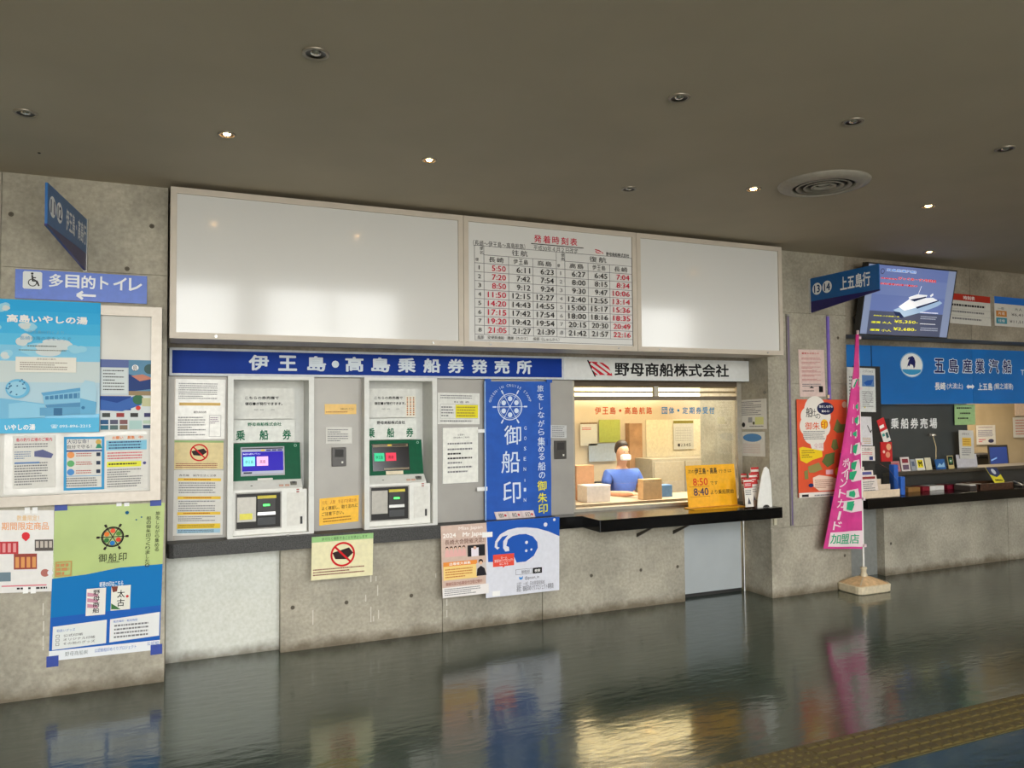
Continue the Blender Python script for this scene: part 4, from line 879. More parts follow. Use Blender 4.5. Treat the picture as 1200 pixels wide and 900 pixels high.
s.vtext('野母商船', *K(262, 478), *K(292, 595), BLK, .02); s.vtext('太古', *K(382, 480), *K(418, 565), BLK, .02); s.ell(*K(432, 510), .014, ink(200, 50, 50), n=8); s.poly([K(352, 575), K(352, 545), K(380, 562), K(400, 575)], ink(60, 110, 60)); s.poly([K(352, 460), K(385, 460), K(380, 485), K(360, 490)], ink(120, 60, 50))
gp = s.build('poster', 'green and blue poster with a ship wheel taped to the left wall corner', 'poster')
BT = mat((34, 62, 150), rough=.5, vary=.06, name='blue_tape')
for x, y, w2, h2 in ((64, 591.5, 15, 6.5), (176, 586, 13, 6.5), (54.5, 769.5, 14, 11), (176.5, 756, 13.5, 10)):
    a = W(x, y, YW-.006); b = W(x+w2, y+h2, YW-.006); MB().box((a.x, YW-.008, b.z), (b.x, YW-.0065, a.z), BT).build('tape', gp)
for x in (136.5, 145.5):
    a = W(x, 589, YW-.006); b = W(x+6, 593, YW-.006); MB().box((a.x, YW-.008, b.z), (b.x, YW-.0065, a.z), WHT).build('tape', gp)
# old tape marks on concrete
TM = mat((200, 196, 184), rough=.7, name='tape_residue')
def residue(nm, lab, Y, pts):
    mb = MB()
    for x, y, h in pts:
        a = W(x, y, Y); b = W(x+1.2, y+h, Y); mb.box((a.x, Y-.001, b.z), (b.x, Y-.0002, a.z), TM)
    tag(mb.build(nm), lab, 'tape residue', None, 'stuff')
residue('tape_residue', 'white scraps of old tape left on the concrete under the ledge', 5.38, [(366, 715, 17), (428, 697, 8), (434, 674, 8), (440, 675, 6), (434, 711, 18), (442, 686, 12), (437, 722, 6), (443, 715, 10), (510, 672, 5), (523, 702, 8), (523, 715, 8)])
residue('tape_residue', 'white scraps of old tape left on the wall beside the green poster', 5.10, [(50, 707, 14), (50.5, 728, 12), (50, 745, 12), (50, 758, 4)])

# ================================================================== TICKET WINDOW
YG = 5.52
wx0, wx1 = WINX+.0, 4.605
M_WF = mat((176, 170, 156), rough=.35, metal=.5, name='window_alu')
win = tag(MB().box((wx0, YG-.03, .79), (wx0+.05, YG+.05, 1.856), M_WF).box((wx1-.05, YG-.03, .79), (wx1, YG+.05, 1.856), M_WF).box((wx0+.05, YG-.03, .79), (wx1-.05, YG+.05, .815), M_WF)
    .box((wx0+.05, YG-.03, 1.815), (wx1-.05, YG+.05, 1.856), mat((84, 70, 54), name='window_head')).build('window_1'), kind='structure')
z1 = W(760, 465, YG).z
MB().box((wx0+.05, YG-.02, z1-.03), (wx1-.05, YG+.02, z1+.004), mat((120, 108, 92), rough=.35, metal=.4, name='transom')).build('transom_rail', win)
xm = W(768, 455, YG).x; MB().box((xm-.022, YG-.015, z1+.004), (xm+.022, YG+.015, 1.815), M_WF).build('mullion', win)
for y in (453.5, 459.5): z = W(768, y, YG).z; MB().box((wx0+.05, YG-.006, z-.008), (wx1-.05, YG+.006, z+.008), mat((140, 124, 92), rough=.35, metal=.4, name='louvre_rail')).build('louvre_rail', win)
g = MB().box((wx0+.05, YG-.003, 1.00), (wx1-.05, YG+.003, z1-.03), M_GLASS); g.build('glass_pane', win)
s = Sheet(W(697, 477, YG-.004), W(837, 477, YG-.004), W(697, 490, YG-.004), M_GLASS, .0003)
s.mb = MB(); OR = ink(216, 84, 44); BB = ink(40, 124, 176)
a = fr(s, YG-.004, 764, 480)[0]; b = fr(s, YG-.004, 775.5, 480)[0]; s.spaced('伊王島・高島航路', 0, .0, a, .66, OR, .025); s.spaced('団体・定期券受付', b, .0, 1, .66, BB, .025); s.build('lettering', parent=win)
# office behind the window
OX0, OX1, OYB = 2.3, 6.55, 7.6
CRM = mat((228, 218, 198), rough=.6, vary=.03, scale=2, name='office_cream'); CRM2 = mat((208, 192, 170), rough=.6, vary=.04, scale=2, name='office_beige')
tag(bx('wall_office', (OX0, OYB, 0), (OX1, OYB+.1, 2.5), CRM2), kind='structure')
tag(bx('wall_office_left', (OX0-.1, 5.63, 0), (OX0, OYB, 2.5), CRM), kind='structure')
tag(bx('wall_office_right', (OX1, 5.63, 0), (OX1+.1, OYB, 2.5), CRM2), kind='structure')
tag(bx('ceiling_office', (OX0-.1, 5.63, 2.5), (OX1+.1, OYB+.1, 2.56), CRM), kind='structure')
FLU = mat((255, 232, 176), emit=2.2, vary=0, name='fluorescent_tube')
xl_ = W(672, 455, 7.1).x; xr_ = W(822, 455, 7.1).x; zt_ = W(740, 447, 7.1).z; zb_ = W(740, 464.5, 7.1).z; wl_ = (xr_-xl_)/2
def lum(x, lab):
    t = empty('strip_light', (x, 7.1, zb_), lab, 'ceiling light', 'office strip lights behind the ticket window')
    MB().box((x-wl_/2+.01, 6.95, zt_), (x+wl_/2-.01, 7.25, zt_+.04), M_WHITE).build('housing', t); MB().box((x-wl_/2+.015, 6.97, zb_), (x+wl_/2-.015, 7.23, zt_), FLU).build('diffuser', t)
    for k in (-.4, .4): MB().tube([(x+k, 7.1, zt_+.04), (x+k, 7.1, 2.5)], .006, M_STEEL, 6).build('hanger', t)
lum(xl_+wl_/2, 'warm office strip light seen through the transom, left one'); lum(xr_-wl_/2, 'warm office strip light seen through the transom, right one')
al = bpy.data.lights.new('office_lamp', 'AREA'); al.energy = 75; al.color = (1, .92, .76); al.size = 2.2; al.size_y = .5; al.shape = 'RECTANGLE'
ao = bpy.data.objects.new('office_lamp', al); ao.location = (4.6, 6.5, 2.45); COL.objects.link(ao)
# things on the office back wall (plane YO)
YO = OYB-.012
def wallpiece(nm, lab, cat, tl, br, q, Y=YO, th=.01, draw=None):
    a = W(*tl, Y); b = W(*br, Y); s = Sheet((a.x, Y, a.z), (b.x, Y, a.z), (a.x, Y, b.z), q, th)
    if draw: draw(s)
    return s.build(nm, lab, cat)
wallpiece('whiteboard', 'large plain cream board on the office back wall behind the window', 'board', (757, 492), (824, 545), mat((238, 226, 200), rough=.5, name='cream_board'))
def cal(s):
    s.rect(0, 0, 1, .1, ink(140, 130, 60))
    for i in range(7): s.rect(.1+.12*i, .25, .105+.12*i, .72, GRY)
    for i in range(6): s.rect(.1, .25+.09*i, .9, .256+.09*i, GRY)
    s.spaced('12345', .2, .80, .85, .9, T_)
wallpiece('calendar', 'wall calendar with an olive top band behind the window glass', 'calendar', (789, 493), (813, 526), PAPER, YO-.02, .004, cal)
wallpiece('notice', 'thin framed notice on the office wall right of the calendar', 'notice', (824, 502), (849, 529), mat((214, 204, 186), name='office_paper'), YO-.02, .004, lambda s: s.fine(.08, .1, .92, .9, 8, GRY, 71))
wallpiece('notice', 'lower notice on the office wall behind the yellow departure sign', 'notice', (823, 534), (854, 562), mat((222, 212, 194), name='office_paper2'), YO-.02, .004, lambda s: s.fine(.08, .1, .92, .9, 8, GRY, 72))
wallpiece('notice', 'small notice with pink print at the left edge of the window', 'notice', (680, 497), (700, 522), PAPER, YO-.02, .004, lambda s: (s.fine(.1, .15, .7, .3, 2, RD, 73), s.rect(0, -.06, 1, 0, ink(120, 90, 60))))
wallpiece('poster', 'yellow-green sheet on the office wall behind the seated clerk', 'poster', (702, 492), (727, 518), mat((168, 176, 84), name='green_sheet'), YO-.02, .004)
wallpiece('poster', 'pale blue sheet on the office wall left of the clerk', 'poster', (690, 520), (722, 540), mat((170, 182, 200), name='bluish_sheet'), YO-.02, .004)
a = W(733, 492, YO); b = W(749, 560, YO)
dr = tag(bx('wood_post', (a.x, YO-.08, 0), (b.x, YO+.01, W(740, 496, YO).z), mat((176, 134, 98), rough=.5, vary=.12, scale=9, name='brown_wood')), 'brown wooden post on the office back wall behind the clerk', 'post')
a = W(823, 500, YO); bx_ = bx('conduit_box', (a.x-.03, YO-.06, 1.13), (a.x+.03, YO, 1.30), mat((190, 150, 90), name='brass_box')); tag(bx_, 'small brass-coloured box on the office wall under the calendar', 'box')
# desk, cabinets and clutter
DK = mat((170, 152, 128), rough=.5, vary=.05, name='desk_wood')
dk = empty('office_desk', (4.2, 6.6, 0), 'office desk behind the ticket window', 'desk')
MB().box((3.0, 6.35, .70), (5.3, 6.85, .73), DK).build('desk_top', dk)
for x in (3.05, 5.22): MB().box((x, 6.38, 0), (x+.04, 6.82, .70), M_STEEL).build('desk_panel', dk)
cb = empty('filing_cabinet', (5.2, 7.4, 0), 'low grey filing cabinet against the office wall behind the window', 'cabinet')
MB().box((4.75, 7.15, 0), (6.0, 7.5, 1.07), mat((156, 146, 128), name='cabinet_grey')).build('body', cb)
for i in range(3):
    x = 4.77+.41*i; d_ = MB().box((x, 7.135, .1), (x+.39, 7.15, 1.04), mat((166, 156, 138), name='cabinet_door')).build('door', cb); MB().box((x+.33, 7.115, .55), (x+.345, 7.135, .7), M_STEEL).build('handle', d_)
def small(nm, lab, cat, x, y, w_, h_, d_, c, Y, z=None, bev=.004):
    p = W(x, y, Y); z0 = z if z is not None else p.z
    return tag(bx(nm, (p.x-w_/2, Y, z0), (p.x+w_/2, Y+d_, z0+h_), mat(c, rough=.5, name='box_paint'), bev=bev), lab, cat)
small('paper_stack', 'white stack of papers on the desk behind the window', 'papers', 702, 590, .26, .16, .2, (214, 206, 200), 6.45, .73)
small('cardboard_box', 'orange-brown box on the desk at the left of the window', 'box', 686, 560, .20, .34, .12, (190, 140, 104), 6.68, .73)
small('cardboard_box', 'tan box on the desk right of the clerk', 'box', 765, 580, .22, .20, .10, (196, 164, 124), 6.40, .73)
small('storage_bin', 'blue bin on the desk behind the counter', 'bin', 781, 595, .15, .12, .12, (84, 124, 170), 6.53, .73)
# seated clerk (head, torso and arms one skinned surface)
def skin(name, joints, edges, q, parent=None, sub=2):
    me = bpy.data.meshes.new(name); me.from_pydata([j[0] for j in joints], edges, []); me.materials.append(q)
    o = bpy.data.objects.new(name, me); COL.objects.link(o); o.parent = parent
    md = o.modifiers.new('skin', 'SKIN'); md.use_smooth_shade = True
    for v, j in zip(me.skin_vertices[0].data, joints): v.radius = j[1]; v.use_root = False
    me.skin_vertices[0].data[0].use_root = True
    sd = o.modifiers.new('sub', 'SUBSURF'); sd.levels = sub; sd.render_levels = sub
    dg = bpy.context.evaluated_depsgraph_get(); dg.update(); e = o.evaluated_get(dg); m2 = bpy.data.meshes.new_from_object(e)
    o.modifiers.clear(); o.data = m2
    for p_ in m2.polygons: p_.use_smooth = True
    return o
cp = W(726, 560, 7.05); CX, CY = cp.x, 7.02
pc = empty('person', (CX, CY, 0), 'clerk with short dark hair and blue polo shirt seated behind the ticket window', 'person')
SK = mat((198, 150, 122), rough=.5, name='skin'); HR = mat((44, 32, 28), rough=.5, name='dark_hair'); PO = mat((70, 100, 180), rough=.7, name='blue_polo')
def J3(x, y, z, r, ry=None): return (Vector((x, y, z)), (r, ry or r))
HZ = 1.22
js = [J3(0, 0, .50, .13, .10), J3(0, -.02, .72, .125, .095), J3(0, -.02, .92, .14, .10), J3(0, -.01, .99, .06, .055), J3(0, -.02, 1.05, .048, .05), J3(0, -.04, 1.12, .066, .08), J3(0, -.035, 1.20, .074, .09), J3(0, -.03, 1.255, .045, .055),
      J3(.16, -.02, .94, .055), J3(.24, -.06, .74, .042), J3(.12, -.30, .76, .032), J3(.08, -.36, .765, .024, .03),
      J3(-.16, -.02, .94, .055), J3(-.24, -.06, .74, .042), J3(-.12, -.30, .76, .032), J3(-.08, -.36, .765, .024, .03),
      J3(.10, -.12, .48, .085), J3(.12, -.45, .47, .06), J3(.12, -.47, .1, .042), J3(.12, -.55, .05, .035),
      J3(-.10, -.12, .48, .085), J3(-.12, -.45, .47, .06), J3(-.12, -.47, .1, .042), J3(-.12, -.55, .05, .035)]
for sx_, hand in ((1, 11), (-1, 15)):
    pass
ed = [(0, 1), (1, 2), (2, 3), (3, 4), (4, 5), (5, 6), (6, 7), (2, 8), (8, 9), (9, 10), (10, 11), (2, 12), (12, 13), (13, 14), (14, 15), (0, 16), (16, 17), (17, 18), (18, 19), (0, 20), (20, 21), (21, 22), (22, 23)]
hands = {11: 1, 15: -1}
for h_, sg in hands.items():
    for k in range(4):
        b0 = len(js); base = js[h_][0]
        js += [J3(base.x+(k-1.5)*.019, base.y-.045, base.z+.004, .008), J3(base.x+(k-1.5)*.021, base.y-.075-.006*(1.5-abs(k-1.5)), base.z-.006, .007)]
        ed += [(h_, b0), (b0, b0+1)]
    b0 = len(js); js += [J3(base.x-sg*.04, base.y-.01, base.z, .009), J3(base.x-sg*.05, base.y-.035, base.z-.004, .008)]; ed += [(h_, b0), (b0, b0+1)]
body = skin('body', js, ed, SK, pc, 2)
sj = [J3(0, 0, .52, .14, .11), J3(0, -.02, .72, .138, .106), J3(0, -.02, .925, .15, .11), J3(0, -.01, .985, .072, .065), J3(.165, -.02, .945, .066), J3(.215, -.045, .82, .057), J3(-.165, -.02, .945, .066), J3(-.215, -.045, .82, .057)]
skin('polo_shirt', sj, [(0, 1), (1, 2), (2, 3), (2, 4), (4, 5), (2, 6), (6, 7)], PO, pc)
skin('trousers', [J3(0, 0, .50, .15, .12), J3(.10, -.12, .48, .097), J3(.12, -.45, .47, .072), J3(.12, -.47, .14, .055), J3(-.10, -.12, .48, .097), J3(-.12, -.45, .47, .072), J3(-.12, -.47, .14, .055)], [(0, 1), (1, 2), (2, 3), (0, 4), (4, 5), (5, 6)], mat((40, 42, 52), name='trousers'), pc)
skin('hair', [J3(0, .005, 1.13, .06, .06), J3(0, 0, 1.20, .078, .085), J3(0, -.03, 1.255, .072, .08), J3(0, -.09, 1.27, .04, .03)], [(0, 1), (1, 2), (2, 3)], HR, pc)
fc = MB()
for sx_ in (-1, 1): fc.lathe((sx_*.028, -.115, 1.175), [(0, -.006), (.008, 0), (0, .006)], HR, 8)
o = fc.build('eyes', origin=Vector((0, 0, 0))); o.parent = pc
o = MB().box((-.055, -.128, 1.085), (.055, -.07, 1.15), mat((222, 224, 226), name='face_mask'), bev=.02).build('face_mask', origin=Vector((0, 0, 0))); o.parent = pc
ch = empty('office_chair', (CX, CY, 0), 'dark office chair the clerk sits on', 'chair')
cq = mat((46, 44, 46), name='chair_fabric')
MB().box((CX-.23, CY-.28, .33), (CX+.23, CY+.16, .39), cq, .02).build('seat', ch); MB().box((CX-.2, CY+.2, .5), (CX+.2, CY+.25, .85), cq, .02).build('backrest', ch)
MB().box((CX-.03, CY+.14, .36), (CX+.03, CY+.26, .40), M_DARK).box((CX-.03, CY+.225, .38), (CX+.03, CY+.26, .52), M_DARK).build('back_stem', ch)
MB().tube([(CX, CY, .04), (CX, CY, .34)], .025, M_STEEL).build('column', ch)
for k in range(5): g_ = 2*PI*k/5+.3; MB().tube([(CX, CY, .07), (CX+.27*math.cos(g_), CY+.27*math.sin(g_), .03)], [.022, .016], M_DARK).build('foot', ch)

# things on the black counter by the window
p0 = W(805, 546, 5.28); p1 = W(862, 546, 5.28); z_t = p0.z; zb = .797
sg = empty('departure_board', ((p0.x+p1.x)/2, 5.3, .791), 'yellow hand-written next departure board standing on the black counter', 'sign')
YL_ = mat((240, 176, 24), rough=.4, vary=.04, name='yellow_board')
s = Sheet((p0.x, 5.30, z_t), (p1.x, 5.30, z_t), (p0.x-.01, 5.25, .80), YL_, .006)
s.text('次の', .04, .10, .16, .19, T_); s.text('伊王島・高島', .17, .07, .63, .22, T_, .03); s.text('行きは', .66, .12, .93, .21, T_)
s.text('8:50', .12, .31, .42, .49, ink(214, 70, 40), .02); s.text('です', .47, .40, .62, .49, T_); s.text('8:40', .12, .55, .42, .73, ink(60, 50, 90), .02); s.text('より乗船開始', .46, .61, .94, .72, T_, .01)
for y in (.51, .75): s.rect(.04, y, .44, y+.008, ink(150, 90, 20))
s.build('face_board', parent=sg)
MB().box((p0.x-.02, 5.16, .791), (p1.x, 5.30, .797), YL_).build('foot_board', sg)
# pamphlet rack
def pamphlet(x, y, Y, w_, lab, cols=((196, 60, 60), (228, 222, 214)), h_=.2, tilt=.06, z=None, grp='pamphlets in the counter rack', nm='pamphlet'):
    p = W(x, y, Y); z0 = z if z is not None else p.z-h_
    s = Sheet((p.x-w_/2, Y+tilt, z0+h_), (p.x+w_/2, Y+tilt, z0+h_), (p.x-w_/2, Y, z0), mat(cols[1], rough=.35, name='pamphlet_paper'), .004)
    s.rect(0, .0, 1, .06, ink(*cols[0])); s.rect(0, .12, 1, .34, ink(*cols[0])); s.fine(.1, .17, .9, .29, 2, WHT, 3); s.fine(.1, .4, .9, .6, 3, GRY, 4); s.poly([(.3, .9), (.45, .66), (.7, .9)], ink(90, 90, 100)); return s.build(nm, lab, 'pamphlet', grp)
rk = empty('leaflet_rack', (4.5, 5.25, .79), 'small tiered leaflet rack with a white rounded side on the black counter end', 'rack')
q = W(888, 590, 5.2)
pts = [(5.085, .791), (5.085, .80), (5.10, .86), (5.14, .95), (5.19, 1.02), (5.23, 1.035), (5.27, 1.0), (5.29, .9), (5.30, .791)]
a = W(884, 594, 5.09); b = W(905, 594, 5.09)
# white rounded side plate faces the hall
zt = W(897, 547, 5.055).z; kz = lambda f: .791+(zt-.791)*f
sp = [(a.x, .791), (a.x+.004, kz(.2)), (a.x+.05, kz(.78)), (a.x+.078, kz(.97)), (a.x+.10, zt), (a.x+.128, kz(.93)), (a.x+.147, kz(.6)), (a.x+.155, .791)]
MB().prism(sp, 5.05, 5.058, M_WHITE, 'y').build('side_plate', rk)
MB().add([(a.x+.09+.035*math.cos(PI*k/10), 5.0485, .792+.02*math.sin(PI*k/10)) for k in range(11)], [tuple(range(11))], M_DARK).build('notch', rk)
tx0 = max(a.x-.12, p1.x+.012)
for i in range(3): MB().box((tx0, 5.09+.05*i, .791), (a.x+.13, 5.096+.05*i, .85+.035*i), mat((120, 100, 86), rough=.3, name='rack_tier')).build('tier', rk)
MB().box((tx0, 5.06, .791), (a.x+.13, 5.25, .80), mat((70, 50, 44), name='rack_base')).build('base', rk)
pamphlet(878, 566, 5.065, .085, 'red and white pamphlet in the front tier of the counter rack', h_=.235, tilt=.02, z=.801)
pamphlet(884, 552, 5.115, .085, 'red and white pamphlet in the middle tier of the counter rack', h_=.27, tilt=.02, z=.801)
pamphlet(886, 545, 5.165, .085, 'red and white pamphlet in the rear tier of the counter rack', h_=.315, tilt=.02, z=.801)
pamphlet(874, 552, 5.215, .06, 'red and white pamphlet leaning at the back between sign and rack', h_=.26, tilt=.03, z=.801)
# notices on the pillar's left reveal (plane X = 4.61)
XR = 4.606
def rev(tl, tr, bl, face, lab, draw):
    s = Sheet(WX(*tl, XR), WX(*tr, XR), WX(*bl, XR), face, .002); draw(s); s.build('notice', lab, 'notice')
def e1(s): s.fine(.08, .05, .9, .55, 8, GRY, 81); s.rect(.35, .60, .5, .78, ink(150, 150, 150)); s.rect(.6, .60, .9, .85, ink(206, 208, 140)); s.ell(.18, .85, .06, BLK); s.ell(.55, .80, .04, ink(90, 90, 60)); s.fine(.4, .88, .95, .95, 1, GRY, 3)
rev((865.5, 469), (898, 467), (866, 503), PAPER, 'upper white notice on the pillar side facing the window', e1)
def e2(s): s.ell(.5, .24, .38, ink(80, 130, 180), rb=.17); s.fine(.12, .48, .9, .9, 6, ink(200, 180, 175), 82)
rev((867.5, 506), (896, 506), (868, 534), PAPER, 'lower white notice with a blue oval on the pillar side facing the window', e2)

# ================================================================== PILLAR
VIO = mat((120, 100, 190), rough=.35, vary=.05, name='violet_strip'); GST = mat((138, 132, 134), rough=.35, metal=.3, name='strip_grey')
def strip(xt, yt, yb, w_, q, lab, cap):
    a = W(xt, yt, 5.145); b = W(xt+ (yb-yt)*.022, yb, 5.145)
    o = tag(MB().prism([(a.x-w_/2, a.z), (a.x+w_/2, a.z), (a.x+w_/2, b.z), (a.x-w_/2, b.z)], 5.135, 5.149, q).build('wall_strip'), lab, 'strip')
    MB().box((a.x-w_/2-.002, 5.132, a.z), (a.x+w_/2+.002, 5.149, a.z+.012), M_STEEL).build('end_cap', o)
    return o, a, b
o, a, b = strip(922.5, 370, 616, .032, GST, 'grey channel strip down the pillar beside the light box', 1)
MB().box((a.x-.004, 5.1335, b.z+.01), (a.x+.004, 5.135, a.z-.01), mat((110, 90, 140), name='groove_violet')).build('groove', o)
o, a, b = strip(969.5, 371, 614, .026, VIO, 'violet channel strip down the pillar beside the pink paper', 1)
a = W(971, 464, 5.13); MB().box((a.x-.012, 5.128, a.z-.02), (a.x+.012, 5.134, a.z+.01), mat((214, 190, 150), name='strip_clip')).build('clip', o)
s = sheet(5.146, (935.5, 409.5), (965.5, 410), (937.5, 465), mat((216, 192, 184), rough=.5, name='pink_paper'))
s.text('重要なお知らせ', .12, .06, .8, .10, ink(190, 60, 60), .02)
for k, y in enumerate((.17, .26, .36, .44, .53, .62)): s.fine(.1, y, .92, y+.05, 2, ink(190, 110, 110), 90+k)
s.fine(.1, .72, .9, .80, 2, GRY, 97); s.rect(.74, .78, .9, .91, BLK); s.poly([(.36, .82), (.46, .78), (.56, .82)], T_); s.fine(.1, .86, .6, .9, 1, T_, 99)
s.build('notice', 'pale pink paper notice with red print on the pillar', 'notice')
s = sheet(5.128, (933.5, 468), (992, 468.5), (936, 583.5), mat((226, 88, 54), rough=.35, vary=.05, scale=6, name='orange_poster'))
V = lambda x, y: fr(s, 5.128, 930+x/6.93, 460+y/6.92)
wc = ink(232, 226, 216)
for x, y, r in ((175, 145, .22), (110, 190, .13), (110, 270, .15), (240, 190, .15), (240, 280, .14), (140, 330, .16), (200, 340, .16), (175, 240, .28)): s.ell(*V(x, y), r, wc)
s.poly([V(120, 380), V(240, 380), V(240, 470), V(150, 470)], wc)
s.ell(*V(257, 128), .17, ink(34, 40, 80), rb=.065); s.text('旅をしながら', *V(205, 100), *V(315, 122), WHT, .02); s.text('集める!', *V(225, 140), *V(290, 158), WHT, .02)
s.text('船', *V(98, 120), *V(150, 200), BLK, .01); s.text('の', *V(175, 170), *V(215, 212), BLK); s.text('社', *V(140, 130), *V(180, 190), BLK); s.ell(*V(247, 255), .075, ink(240, 190, 40)); s.text('御朱', *V(90, 240), *V(210, 300), ink(220, 90, 50), .01); s.text('印', *V(218, 232), *V(272, 290), ink(200, 60, 40), .01)
s.fine(*V(75, 310), *V(270, 380), 5, GRY, 101); s.text('全国', *V(160, 410), *V(235, 450), ink(210, 170, 170))
for pts_, c in (([(320, 300), (350, 210), (380, 255), (430, 250), (400, 320), (350, 325)], (112, 120, 70)), ([(300, 440), (315, 380), (345, 375), (360, 450), (325, 468)], (112, 116, 66)), ([(225, 560), (255, 500), (330, 480), (325, 570), (270, 605)], (96, 112, 62)), ([(110, 600), (200, 565), (230, 620), (160, 650), (120, 650)], (150, 140, 80)), ([(80, 640), (110, 625), (115, 700), (85, 705)], (130, 130, 76))): s.poly([V(x, y) for x, y in pts_], ink(*c))
yw = ink(238, 204, 40)
s.poly([V(40, 450), V(70, 440), V(225, 470), V(230, 520), V(150, 545), V(100, 575), V(50, 550)], yw); s.fine(*V(60, 465), *V(180, 530), 4, ink(150, 120, 40), 5)
s.ell(*V(365, 640), .09, yw, rb=.05); s.poly([V(150, 690), V(200, 668), V(300, 680), V(360, 700), V(365, 770), V(300, 790), V(200, 795), V(155, 760)], ink(236, 210, 190)); s.fine(*V(165, 705), *V(330, 770), 5, ink(180, 130, 110), 8); s.rect(*V(370, 490), *V(410, 565), ink(40, 50, 110)); s.ell(*V(135, 752), .05, ink(40, 50, 100), rb=.02); s.rect(*V(255, 625), *V(315, 660), ink(230, 180, 190))
a, b = V(45, 815); s.rect(0, b, 1, 1, ink(230, 222, 214)); s.rect(*V(60, 828), *V(115, 845), T_); s.fine(.3, b+.02, .9, b+.05, 1, GRY, 9)
s.ell(*V(408, 95), .05, ink(236, 200, 180))
s.build('poster', 'orange illustrated map poster on the pillar behind the pink flag', 'poster')

# ================================================================== PINK FLAG ON STAND
PX, PY = 5.535, 5.03
fs_ = empty('flag_stand', (PX, PY, 0), 'cream plastic water base with a white pole in front of the pillar', 'flag stand')
CRB = mat((208, 196, 168), rough=.5, vary=.06, name='cream_plastic'); CRT = mat((206, 176, 136), rough=.55, vary=.1, name='tan_top')
def fr4(z, hx, hy, r=.05):
    out = []
    for cx_, cy_, a0_ in ((hx-r, hy-r, 0), (-hx+r, hy-r, 90), (-hx+r, -hy+r, 180), (hx-r, -hy+r, 270)):
        for k in range(4): g_ = math.radians(a0_+30*k); out.append((PX+cx_+r*math.cos(g_), PY+cy_+r*math.sin(g_), z))
    return out
def loft(rings, q, name, par):
    n = len(rings[0]); vs = [v for r_ in rings for v in r_]
    mb = MB().add(vs, [(i*n+k, i*n+(k+1) % n, (i+1)*n+(k+1) % n, (i+1)*n+k) for i in range(len(rings)-1) for k in range(n)], q)
    mb.add(rings[-1], [tuple(range(n))], q).add(rings[0], [tuple(range(n-1, -1, -1))], q); return mb.build(name, par)
loft([fr4(0, .185, .125), fr4(.008, .195, .135), fr4(.066, .198, .138), fr4(.072, .192, .132)], CRB, 'tank', fs_)
loft([fr4(.072, .185, .125), fr4(.115, .085, .06, .03), fr4(.128, .04, .035, .02)], CRT, 'tank_top', fs_)
for sx_ in (-1, 1):
    for sy_ in (-1, 1): MB().add([(PX+sx_*.04, PY+sy_*.035, .129), (PX+sx_*.052, PY+sy_*.03, .124), (PX+sx_*.175, PY+sy_*.11, .080), (PX+sx_*.165, PY+sy_*.12, .080)], [(0, 1, 2, 3)], CRB).build('rib', fs_)
MB().lathe((PX, PY, .125), [(.03, 0), (.03, .02), (.022, .03), (.022, .06), (.028, .065), (.028, .08), (.014, .085)], CRB, 16).build('collar', fs_)
MB().tube([(PX, PY, .12), (PX, PY, 1.3), (PX+.0, PY, 2.285)], .0085, M_WHITE, 10).build('pole', fs_)
MB().tube([(PX, PY, 2.28), (PX, PY, 2.31)], .011, mat((200, 180, 180), name='cap_pink'), 10).build('pole_cap', fs_)
# limp flag: outline in the plane y = PY-0.02, folds in depth
PK = mat((206, 58, 138), rough=.7, vary=.06, scale=10, name='pink_cloth'); PKW = ink(228, 208, 214); GRN = ink(50, 168, 120)
YK = PY-.018
left = [(390, 1001.5), (405, 1000.5), (430, 999), (460, 995), (490, 991), (520, 987), (550, 982), (580, 977), (610, 971.5), (643, 965)]
right = [(390, 1006), (430, 1007.5), (643, 1009.5)]
def interp(tab, y):
    for (a_, b_), (c__, d_) in zip(tab[:-1], tab[1:]):
        if y <= c__: return b_+(d_-b_)*(y-a_)/(c__-a_)
    return tab[-1][1]
NY, NX = 40, 12
def FP(u, y, off=0):
    xl, xr = interp(left, y), interp(right, y); p = W(xl+(xr-xl)*u, y, YK)
    amp = .012*(1-(y-390)/253*.5); return Vector((p.x, YK-.006+amp*math.sin(u*9+y*.012)-off, p.z))
ys_ = [392+(643-392)*j/NY for j in range(NY+1)]
vs = [FP(i/NX, y) for y in ys_ for i in range(NX+1)]
n = NX+1
mb = MB().add(vs, [(j*n+i, (j+1)*n+i, (j+1)*n+i+1, j*n+i+1) for j in range(NY) for i in range(NX)], PK, True)
mb.add([v+Vector((0, .002, 0)) for v in vs], [(j*n+i, j*n+i+1, (j+1)*n+i+1, (j+1)*n+i) for j in range(NY) for i in range(NX)], PK, True)
flag = tag(mb.build('pink_flag'), 'limp magenta pink vertical flag with green and white characters', 'flag')
pr = MB()
def fquad(pts, q, off):      # pts (u, y px)
    pr.add([FP(u, y, off) for u, y in pts], [tuple(range(len(pts)))], q)
def blob(u0_, y0_, u1_, y1_, cut=0):
    fquad([(u0_-.05, y0_+1), (u1_, y0_-1.6), (u1_+.05, y1_-1), (u0_+.25, y1_+1.6), (u0_-.05, y1_-1)], PKW, .004)
    fquad([(u0_+.05, y0_+2), (u1_-.06, y0_), (u1_-.04, y1_-2.4), (u0_+.3, y1_), (u0_+.05, y1_-2)], GRN, .0055)
for y0_, h_, u0_, u1_ in ((445, 8, .1, .8), (474, 5, .5, .8), (489, 7, .5, .9), (506, 5, .45, .75), (521, 10, .5, .95), (541, 9, .48, .92), (552, 10, .44, .98), (575, 7, .5, .88), (587, 11, .45, .98)): blob(u0_-.04, y0_-1, u1_, y0_+h_+1)
